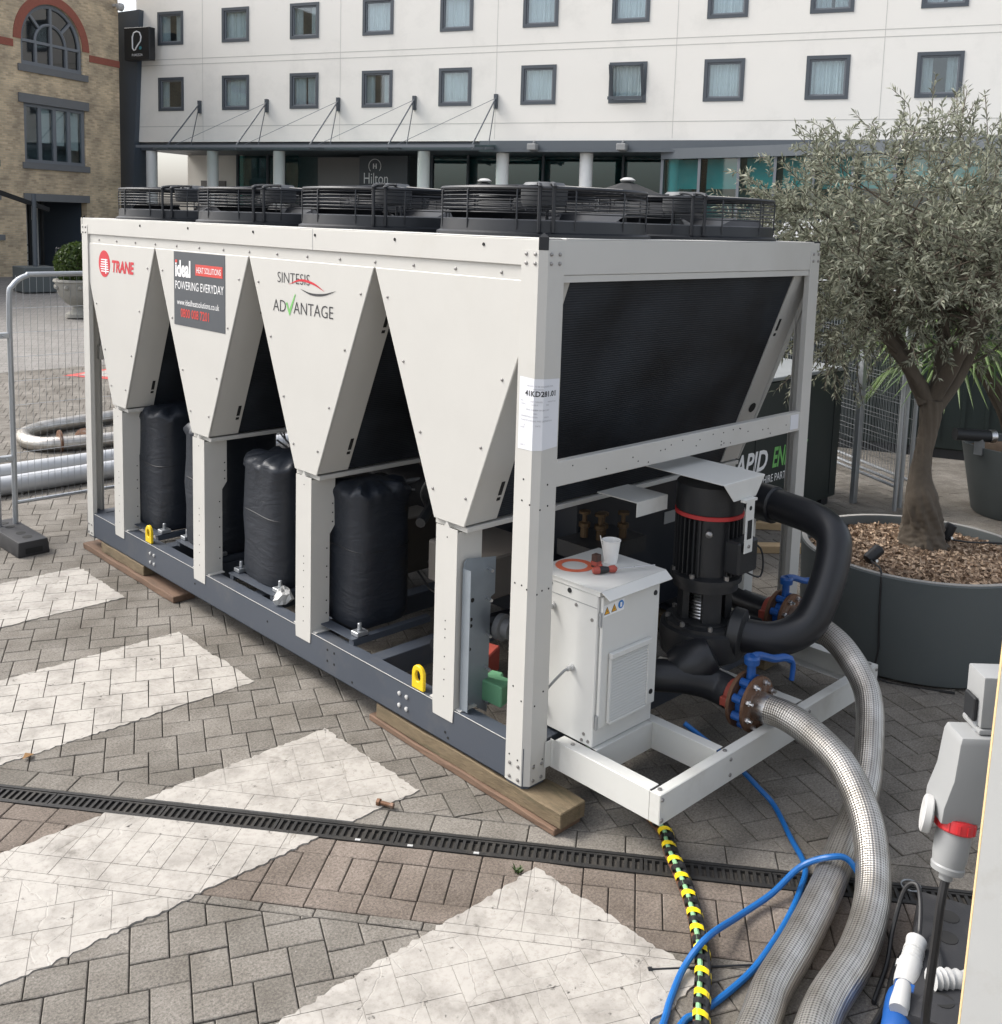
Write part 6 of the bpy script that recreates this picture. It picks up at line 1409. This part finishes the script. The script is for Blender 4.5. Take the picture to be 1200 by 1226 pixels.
mb = MB(); mb.bar((5.05,1.0,.03),(4.0,2.2,.03),.10,.06); thing(mb, 'fresh_timber', M['newwood'], 'pale fresh timber on the ground beyond the pump', 'timber', bevel=.004)
mb = MB(); mb.bar((4.6,.7,.03),(3.6,1.6,.03),.10,.06); thing(mb, 'fresh_timber', M['newwood'], 'pale fresh timber lying nearest the far corner post', 'timber', bevel=.004)

# ---- mesh fence panels
def make_fence(w=3.45, h=1.95, small=False):
    e = empty('mesh_fence_panel', (0,0,0)); r_ = .02
    mb = MB(); mb.tube(spline([(0,0,0),(0,0,.9),(0,0,h-.22),(.03,0,h-.08),(.13,0,h-.01),(.3,0,h),(w/2,0,h),(w-.3,0,h),(w-.13,0,h-.01),(w-.03,0,h-.08),(w,0,h-.22),(w,0,.9),(w,0,0)],4), r_, 10); mb.build('tube_frame', M['galv'], e, local=True)
    mb = MB(); mb.tube([(0,0,.22),(w,0,.22)], .015, 8); mb.build('bottom_rail', M['galv'], e, local=True)
    mb = MB(); nx = int(w/.05)
    for i in range(1, nx): mb.tube([(i*w/nx,0,.22),(i*w/nx,0,h-.005)], .0017, 3, cap=False)
    for z in np.linspace(.42,h-.25,8): mb.tube([(0,0,float(z)),(w,0,float(z))], .0020, 3, cap=False)
    tag(mb.build('wire_mesh', M['galv'], e, local=True, recalc=False), kind='stuff'); return e
fp = make_fence()
def put_fence(o, loc, rz, label): o.location = loc; o.rotation_euler = (0,0,rz); tag(o, label, 'fence', 'galvanised mesh fence panels'); return o
put_fence(fp, (-.30,5.15,.05), 0, 'galvanised mesh fence panel running behind the far left end of the chiller')
o = copy_tree(fp); put_fence(o, (-.42,5.15,.05), R(187), 'galvanised mesh fence panel cut off by the left picture edge')
bx_, by_ = .5, .866
for i, (x,y,a,lb) in enumerate(((5.83,1.10,R(60),'frontmost mesh fence panel of the stack behind the olive trunk'),(5.98,1.12,R(60),'middle mesh fence panel of the stack behind the olive trunk'),(6.16,1.12,R(59),'rearmost mesh fence panel of the stack behind the olive trunk'))):
    o = copy_tree(fp); put_fence(o, (x,y,.03), a, lb); o.rotation_euler = (0,R(0),a)
mb = MB(); mb.box(5.86,5.93,1.50,1.545,0,1.50); gp = thing(mb, 'steel_post', M['galv'], 'flat galvanised post at the right end of the low dark box', 'post', bevel=.003)
mb = MB(); mb.box(5.85,5.94,1.494,1.499,1.40,1.49); mb.build('label_plate', M['white'], gp, smooth=0)
def clampf(x, y, z, i):
    mb = MB(); mb.box(x-.045,x+.045,y-.03,y+.03,z-.02,z+.02); mb.cyl((x,y-.045,z),(x,y+.045,z),.009,8); return thing(mb, 'fence_clip', M['galv'], ('upper','lower')[i]+' galvanised clip joining the two left fence panels', 'clip', bevel=.004)
clampf(-.36,5.15,1.55,0); clampf(-.36,5.15,.62,1)
def foot(loc, rz, label):
    e = empty('rubber_ballast_block', loc, rz, label=label, cat='fence foot', group='black fence feet')
    mb = MB(); Lx, Wy = .34, .115
    mb.add([(-Lx,-Wy,0),(Lx,-Wy,0),(Lx,Wy,0),(-Lx,Wy,0),(-Lx+.01,-Wy+.01,.11),(Lx-.01,-Wy+.01,.11),(Lx-.01,Wy-.01,.11),(-Lx+.01,Wy-.01,.11)], [(0,3,2,1),(4,5,6,7),(0,1,5,4),(1,2,6,5),(2,3,7,6),(3,0,4,7)])
    mb.build('block', M['rubber'], e, bevel=.012, local=True, seg=2)
    for x in (-.22,-.1,.1,.22):
        b = MB(); b.lathe([(.034,.109),(.034,.112),(.024,.112)], (x,0,0), 16); b.lathe([(.024,.1115),(0,.1115)], (x,0,0), 16); b.build('socket', M['hole'], e, local=True)
    for x in (-Lx-.0005,Lx-.003):
        b = MB(); b.box(x,x+.0035,-.06,.06,.02,.06); b.build('grip_slot', M['hole'], e, local=True, smooth=0)
    return e
foot((-.36,4.98,0), R(92), 'black rubber fence foot under the left fence panels')
# silver hoses lying beyond the fence
M['silver'] = paint('silver_layflat', (.48,.49,.50), .45, .4, var=.12, scale=12, dirt=(.3,.29,.28), damt=.4)
mb = MB(); mb.tube(spline([(-1.6,6.9,.085),(-.6,6.85,.085),(.3,6.85,.085),(1.2,6.86,.085),(2.2,6.9,.085),(3.2,7.0,.085)],6), .085, 16); thing(mb, 'silver_hose', M['silver'], 'farther of two straight silver hoses behind the left fence', 'hose')
mb = MB(); mb.tube(spline([(-1.6,6.45,.085),(-.6,6.40,.085),(.3,6.40,.085),(1.2,6.42,.085),(2.2,6.45,.085),(3.2,6.5,.085)],6), .085, 16); thing(mb, 'silver_hose', M['silver'], 'nearer of two straight silver hoses behind the left fence', 'hose')
mb = MB(); mb.tube(spline([(3.2,9.1,.08),(2.6,8.98,.08),(1.943,8.84,.08),(1.278,8.72,.08),(.95,8.5,.08),(.82,8.2,.08),(.85,7.92,.08),(1.02,7.78,.08),(1.45,7.70,.08),(2.2,7.65,.08),(3.0,7.6,.08)],8), .075, 18); lh = thing(mb, 'looped_hose', M['braid'], 'looped silver hose lying on the paving behind the left fence', 'hose', smooth=60)
mb = MB(); mb.lathe([(.075,0),(.12,.002),(.12,.022),(.075,.024)], (1.02,7.79,.10), 20, (1,-.12,0)); mb.build('flange', M['rust'], lh)
mb = MB(); mb.lathe([(.0,0),(.17,.0),(.17,.03),(.1,.04),(0,.04)], (1.45,8.03,.02), 24, (.1,-.5,.86)); thing(mb, 'loose_flange', M['rust'], 'rusty loose flange inside the looped hose', 'flange')

# ---- far left street furniture
um = empty('parasol_stand', (8.35,28.9,0), label='black block base with a dark pole and a folded parasol arm by the brick house', cat='parasol')
mb = MB(); mb.box(7.85,8.85,28.4,29.4,0,.75); mb.build('base_block', M['planter'], um, bevel=.02)
mb = MB(); mb.cyl((8.35,28.9,.7),(8.35,28.9,2.9),.07,12); mb.build('pole', M['winframe'], um)
mb = MB(); mb.bar((8.95,29.4,2.45),(6.2,27.6,3.15),.10,.12); mb.build('canopy_arm', M['parasol'], um)
urn = empty('stone_urn', (6.5,21.0,0), label='weathered stone urn holding a clipped round shrub', cat='urn')
mb = MB(); mb.lathe([(.0,0),(.30,0),(.30,.08),(.16,.16),(.14,.24),(.3,.34),(.46,.55),(.52,.80),(.56,.83),(.55,.88),(.48,.88),(.46,.80),(0,.8)], (6.5,21.0,0), 28); mb.build('bowl', M['stone'], urn)
for i in range(10):
    a = 2*math.pi*i/10; c = Vector((6.5+.50*math.cos(a),21.0+.50*math.sin(a),.70)); mb = MB(); mb.lathe([(0,-.06),(.06,-.02),(.06,.03),(0,.07)], c, 8); mb.build('swag', M['stone'], urn)
def leafball(c, r, n, seed, size):
    rn = np.random.RandomState(seed); m_ = MB()
    for i in range(n):
        u = rn.randn(3); u /= np.linalg.norm(u); p = Vector(c)+Vector(u*r*(.75+.3*rn.rand()**.5)); d = Vector(rn.randn(3)).normalized(); e = d.cross(Vector(rn.randn(3))).normalized()
        m_.add([p-d*size,p-e*size*.5,p+d*size,p+e*size*.5], [(0,1,2,3)])
    return m_
sh_ = empty('clipped_shrub', (6.5,21.0,.8), label='clipped round green shrub growing in the stone urn', cat='shrub')
tag(leafball((6.5,21.0,1.22), .50, 4200, 4, .05).build('foliage', M['shrub'], sh_, smooth=0, recalc=False), kind='stuff')
mb = MB(); mb.cyl((6.5,21,.8),(6.5,21,1.3),.05,8); mb.build('stem', M['bark'], sh_)
# black parasols in front of the hotel
def parasol(x, y, zt_, rz, label):
    e = empty('black_parasol', (x,y,0), label=label, cat='parasol', group='black parasols')
    rr_ = 1.75; mb = MB(); n = 8; vs = [(x,y,zt_)]
    for ring, (k, dz) in enumerate(((.35,-.22),(.7,-.44),(1.0,-.72))):
        for i in range(n): a = 2*math.pi*i/n+rz; vs.append((x+rr_*k*math.cos(a),y+rr_*k*math.sin(a),zt_+dz))
    fs = [(0,1+i,1+(i+1)%n) for i in range(n)]
    for ring in range(2): fs += [(1+ring*n+i,1+ring*n+n+i,1+ring*n+n+(i+1)%n,1+ring*n+(i+1)%n) for i in range(n)]
    b = len(vs)
    for i in range(n): a = 2*math.pi*i/n+rz; vs.append((x+rr_*1.005*math.cos(a),y+rr_*1.005*math.sin(a),zt_-.90))
    fs += [(1+2*n+i,b+i,b+(i+1)%n,1+2*n+(i+1)%n) for i in range(n)]
    mb.add(vs, fs); mb.build('canopy', M['parasol'], e, smooth=0)
    mb = MB(); mb.lathe([(.15,-.06),(.17,-.03),(.09,.02),(0,.03)], (x,y,zt_+.04), 20); mb.build('finial', M['socketlight'], e)
    mb = MB(); mb.cyl((x,y,0),(x,y,zt_),.035,10); mb.build('pole', M['winframe'], e)
    for i in range(n):
        a = 2*math.pi*i/n+rz; mb = MB(); mb.bar((x,y,zt_-.06),(x+rr_*.98*math.cos(a),y+rr_*.98*math.sin(a),zt_-.74),.02,.02); mb.build('rib', M['winframe'], e, smooth=0)
    mb = MB(); mb.lathe([(.4,0),(.4,.05),(.06,.08),(.06,.3)], (x,y,0), 20); mb.build('base', M['winframe'], e)
parasol(13.68,14.99,3.43,.3,'black parasol with pale finial, left of the two in front of the hotel')
parasol(14.52,11.36,3.46,.1,'black parasol with pale finial, right of the two in front of the hotel')

# ---- right hand side
M['render2'] = M['board']
bd = empty('hoarding_board', (-.61,-2.0,0), label='white painted plywood board at the right picture edge', cat='board')
mb = MB(); b0 = Vector((-.57,-1.995,0)); dirb = Vector((.45,-.89,0)).normalized(); tn = Vector((-dirb.y,dirb.x,0))*-1.0
lean = Vector((.02,-.012,0))
def bq(u, o, z): p = b0+dirb*u+tn*o+lean*(z-1.0); return (p.x,p.y,z)
vs = [bq(u,o,z) for z in (.02,2.6) for o in (0,.026) for u in (0,2.4)]  # panel enlarged beyond the view to block sky light from the right-hand ground
mb.add(vs, [(0,2,3,1),(4,5,7,6),(0,1,5,4),(1,3,7,5),(3,2,6,7),(2,0,4,6)]); mb.build('panel', M['board'], bd, smooth=0)
mb = MB(); vs = [bq(u,o,z) for z in (.02,2.6) for o in (.0005,.0255) for u in (-.0012,-.0002)]
mb.add(vs, [(0,2,3,1),(4,5,7,6),(0,1,5,4),(1,3,7,5),(3,2,6,7),(2,0,4,6)]); mb.build('raw_edge', M['boardedge'], bd, smooth=0)
# power take-off behind the board
A_ = Vector((-.25,0,-.97)).normalized(); RV = Vector((.716,-.697,0)).normalized(); FV = Vector((.697,.716,0))
ps = empty('power_socket_stand', (.06,-1.86,0), label='grey industrial power socket with red ring beside the white board', cat='power socket')
c0 = Vector((-.045,-1.765,.965))
mb = MB(); vs = []
for z, w_, d_, sh_x in ((1.105,.058,.05,.02),(1.085,.064,.055,.02),(.98,.066,.058,.012),(.90,.072,.06,-.005),(.852,.068,.058,-.012)):
    for i, j in ((-1,-1),(1,-1),(1,1),(-1,1)): vs.append(c0*1.0+Vector((0,0,z-c0.z))+RV*(i*w_+sh_x)+FV*(j*d_))
mb.add(vs, [(3,2,1,0),(16,17,18,19)]+[(4*k+i,4*k+(i+1)%4,4*k+4+(i+1)%4,4*k+4+i) for k in range(4) for i in range(4)]); mb.build('socket_housing', M['socketgrey'], ps, bevel=.006, seg=2)
mb = MB(); c1 = Vector((.02,-1.80,1.20)); mb.obox(c1, RV*.052, FV*.05, (0,0,.075)); mb.obox(c1+Vector((0,0,-.085)), RV*.056, FV*.054, (0,0,.008)); mb.build('upper_housing', M['socketgrey'], ps, bevel=.006, seg=2)
mb = MB(); mb.obox(c1-RV*.06+Vector((0,0,-.03)), RV*.006, FV*.03, (0,0,.035)); mb.build('switch', M['black'], ps, bevel=.003)
rc = Vector((-.072,-1.765,.845))
mb = MB(); mb.lathe([(.040,-.01),(.052,-.006),(.054,.0),(.054,.026),(.050,.030),(.04,.032)], rc, 28, A_); mb.build('red_ring', M['socketred'], ps)
for i in range(12):
    a = i*math.pi/6; q_ = A_.to_track_quat('Z','Y'); d = q_@Vector((math.cos(a),math.sin(a),0)); mb = MB(); mb.obox(rc+A_*.013+d*.0545, d*.0016, A_.cross(d)*.004, A_*.012); mb.build('ring_rib', M['socketred'], ps)
mb = MB(); mb.lathe([(.046,.030),(.048,.05),(.047,.10),(.043,.125),(.046,.13),(.044,.145),(.02,.150),(.018,.17)], rc, 24, A_); mb.build('plug_body', M['socketgrey'], ps)
mb = MB(); mb.lathe([(0,0),(.05,.0),(.053,.004),(.053,.022),(.046,.026),(0,.02)], rc-RV*.062+FV*.02+Vector((0,0,.0)), 20, -RV*.92+FV*.36+Vector((0,0,.12))); mb.build('socket_cap', M['socketlight'], ps)
mb = MB(); e0 = rc+A_*.165; mb.tube(spline([e0,e0+A_*.08,(-.13,-1.76,.50),(-.10,-1.74,.25),(.0,-1.71,.08),(.1,-1.69,.03),(.25,-1.72,.02)],7), .013, 9); mb.build('supply_cable', M['black_cable'], ps)
mb = MB(); pc_ = Vector((.085,-1.90,0)); mb.obox(pc_+Vector((0,0,.66)), RV*.02, FV*.02, (0,0,.66)); mb.obox(pc_+Vector((0,0,.01)), RV*.12, FV*.12, (0,0,.01)); mb.obox(Vector((.03,-1.84,1.0)), RV*.09, FV*.01, (0,0,.14)); mb.build('stand', M['galv'], ps, smooth=0)
foot((.36,-1.62,0), R(20), 'black rubber fence foot on the ground behind the white board')
pg = empty('grey_plug', (.28,-1.54,0), label='pale grey plug with a black cable loop on the ground', cat='plug')
d_ = Vector((.205,.05,.05)).normalized(); p_ = Vector((.15,-1.575,.085))
mb = MB(); mb.lathe([(0,0),(.036,.0),(.038,.02),(.038,.06),(.036,.09),(.038,.095),(.033,.11),(.031,.15),(.033,.155),(.031,.165),(.034,.185),(.034,.192),(.02,.192),(.019,.185),(0,.185)], p_, 22, d_); mb.build('plug_body', M['socketlight'], pg)
for k in (.115,.13,.145): 
    mb = MB(); mb.lathe([(.0325,-.003),(.0345,0),(.0325,.003)], p_+d_*k, 20, d_, ring=True); mb.build('grip_ridge', M['socketlight'], pg)
mb = MB(); mb.obox(p_+d_*.10-RV*.042, RV*.008, d_*.012, d_.cross(RV)*.006); mb.build('latch', M['socketlight'], pg)
mb = MB(); q0 = p_+d_*.2; mb.tube(spline([q0,q0+d_*.04,(.44,-1.49,.20),(.47,-1.46,.235),(.46,-1.425,.20),(.40,-1.42,.08),(.30,-1.45,.012),(.1,-1.5,.012)],7), .008, 8); mb.build('cable', M['black_cable'], pg)
bs = empty('blue_socket', (.08,-1.60,0), label='blue site socket with a white plug lying at the bottom right', cat='socket')
b0 = Vector((-.05,-1.635,.055)); db = Vector((.24,.07,.0)).normalized()
mb = MB(); mb.lathe([(0,0),(.040,0),(.045,.01),(.047,.08),(.050,.11),(.052,.16),(.05,.19),(.046,.20),(0,.20)], b0, 24, db); mb.obox(b0+db*.18+Vector((0,0,.045)), db*.02, db.cross(Vector((0,0,1)))*.03, (0,0,.012)); mb.build('socket_body', M['blue'], bs, bevel=.002)
mb = MB(); mb.lathe([(0,0),(.028,0),(.030,.02),(.026,.06),(.024,.09),(.02,.10),(0,.10)], b0+db*.06+Vector((0,0,.055)), 20, db+Vector((0,0,.25))); mb.build('plug', M['socketlight'], bs)
mb = MB(); mb.obox(b0-db*.02+Vector((0,0,.03)), db*.004, db.cross(Vector((0,0,1)))*.045, (0,0,.006)); mb.build('label_strip', M['white'], bs, smooth=0)
mb = MB(); mb.lathe([(0,0),(.085,.004),(.095,.02),(.09,.035),(.0,.05)], (.10,-1.715,.05), 26, (-.35,-.3,.9)); thing(mb, 'round_cover', M['rubber'], 'round black cover lying beside the blue socket', 'cover')
mb = MB(); P = spline([(.19,-1.64,.13),(.25,-1.68,.12),(.33,-1.75,.10),(.40,-1.84,.08)],10); mb.tube(P, [.030+(.005 if i%3 == 0 else 0) for i in range(len(P))], 16); thing(mb, 'corrugated_conduit', M['socketlight'], 'pale corrugated conduit on the ground behind the white board', 'conduit', smooth=60)
mb = MB(); n = 24; mb.tube([(.79+.035*math.cos(a),-1.315+.035*math.sin(a),.006) for a in np.linspace(0,2*math.pi,n,endpoint=False)], .003, 6, closed=True); thing(mb, 'wire_ring', M['galv'], 'small steel ring lying on the drain grate', 'ring')
# second planter with a fan palm
P2 = Vector((6.75,.38,0)); p2 = empty('small_planter', P2, label='smaller grey planter at the right picture edge behind the olive tree', cat='planter')
mb = MB(); mb.lathe([(0,0),(.36,0),(.38,.02),(.50,.62),(.505,.64),(.47,.64),(.46,.56),(0,.56)], P2, 48); mb.build('pot', M['planter'], p2, smooth=40)
mb = MB(); mb.lathe([(.455,.575),(.2,.59),(0,.6)], P2, 24); mb.build('soil', M['soil'], p2)
pm = empty('fan_palm', P2+Vector((0,0,.58)), label='fan palm with drooping green leaves in the smaller planter', cat='palm')
mb = MB(); limb(mb, [P2+Vector((0,0,.55)),P2+Vector((-.18,.16,1.05)),P2+Vector((-.50,.44,1.62))], [.09,.075,.07], 14, .2, 8); mb.build('trunk', M['bark'], pm)
rnd = np.random.RandomState(5); top = P2+Vector((-.50,.44,1.62))
for i in range(20):
    az = i*2.4+rnd.rand()*.4; el = .9-1.6*(i/20)+rnd.randn()*.1; d = Vector((math.cos(az)*math.cos(el),math.sin(az)*math.cos(el),math.sin(el))); st_l = .32+.18*rnd.rand(); h0 = top+d*st_l+Vector((0,0,.03))
    mb = MB(); mb.tube([top,top+d*st_l*.6+Vector((0,0,.03)),h0], .008, 5)
    sd_ = d.cross(Vector((0,0,1))).normalized(); up_ = sd_.cross(d)
    for k in range(22):
        a = R(-115+230*k/21); dl = (d*math.cos(a)+sd_*math.sin(a)).normalized(); l = (.55+.1*math.cos(a))*(.9+.2*rnd.rand()); w_ = .016; e = dl.cross(up_).normalized()
        m1 = h0+dl*l*.55+Vector((0,0,-.02)); tip = h0+dl*l+Vector((0,0,-.16-.1*rnd.rand()))
        mb.add([h0,m1+e*w_,tip,m1-e*w_,m1+up_*.008], [(0,1,4),(0,4,3),(1,2,4),(4,2,3)])
    mb.build('leaf', M['palm'], pm, smooth=0, recalc=False)
sl = empty('wall_washer_lamp', (6.26,.62,.64), label='black cylindrical lamp clipped to the rim of the smaller planter', cat='lamp')
mb = MB(); mb.cyl((6.12,.74,.76),(6.40,.50,.74),.055,16); mb.build('body', M['black'], sl)
mb = MB(); mb.lathe([(.057,0),(.06,.01),(.06,.05),(.05,.055),(0,.05)], (6.36,.535,.743), 16, (.76,-.65,0)); mb.build('lens_ring', M['steel'], sl)
mb = MB(); mb.box(6.26,6.32,.55,.62,.58,.72); mb.build('bracket', M['galv'], sl, smooth=0)

for i, (pts, lb) in enumerate(((((.55,-1.62,.012),(.40,-1.56,.12),(.28,-1.63,.13),(.15,-1.68,.06),(-.05,-1.70,.012)),'black cable crossing the rubber foot near the right edge'),(((.60,-1.46,.012),(.35,-1.47,.012),(.12,-1.53,.012),(-.1,-1.56,.012),(-.35,-1.62,.012)),'black cable on the ground between the plug and the braided hoses'))):
    mb = MB(); mb.tube(spline(pts,8), .011, 8); thing(mb, 'black_cable', M['black_cable'], lb, 'cable')
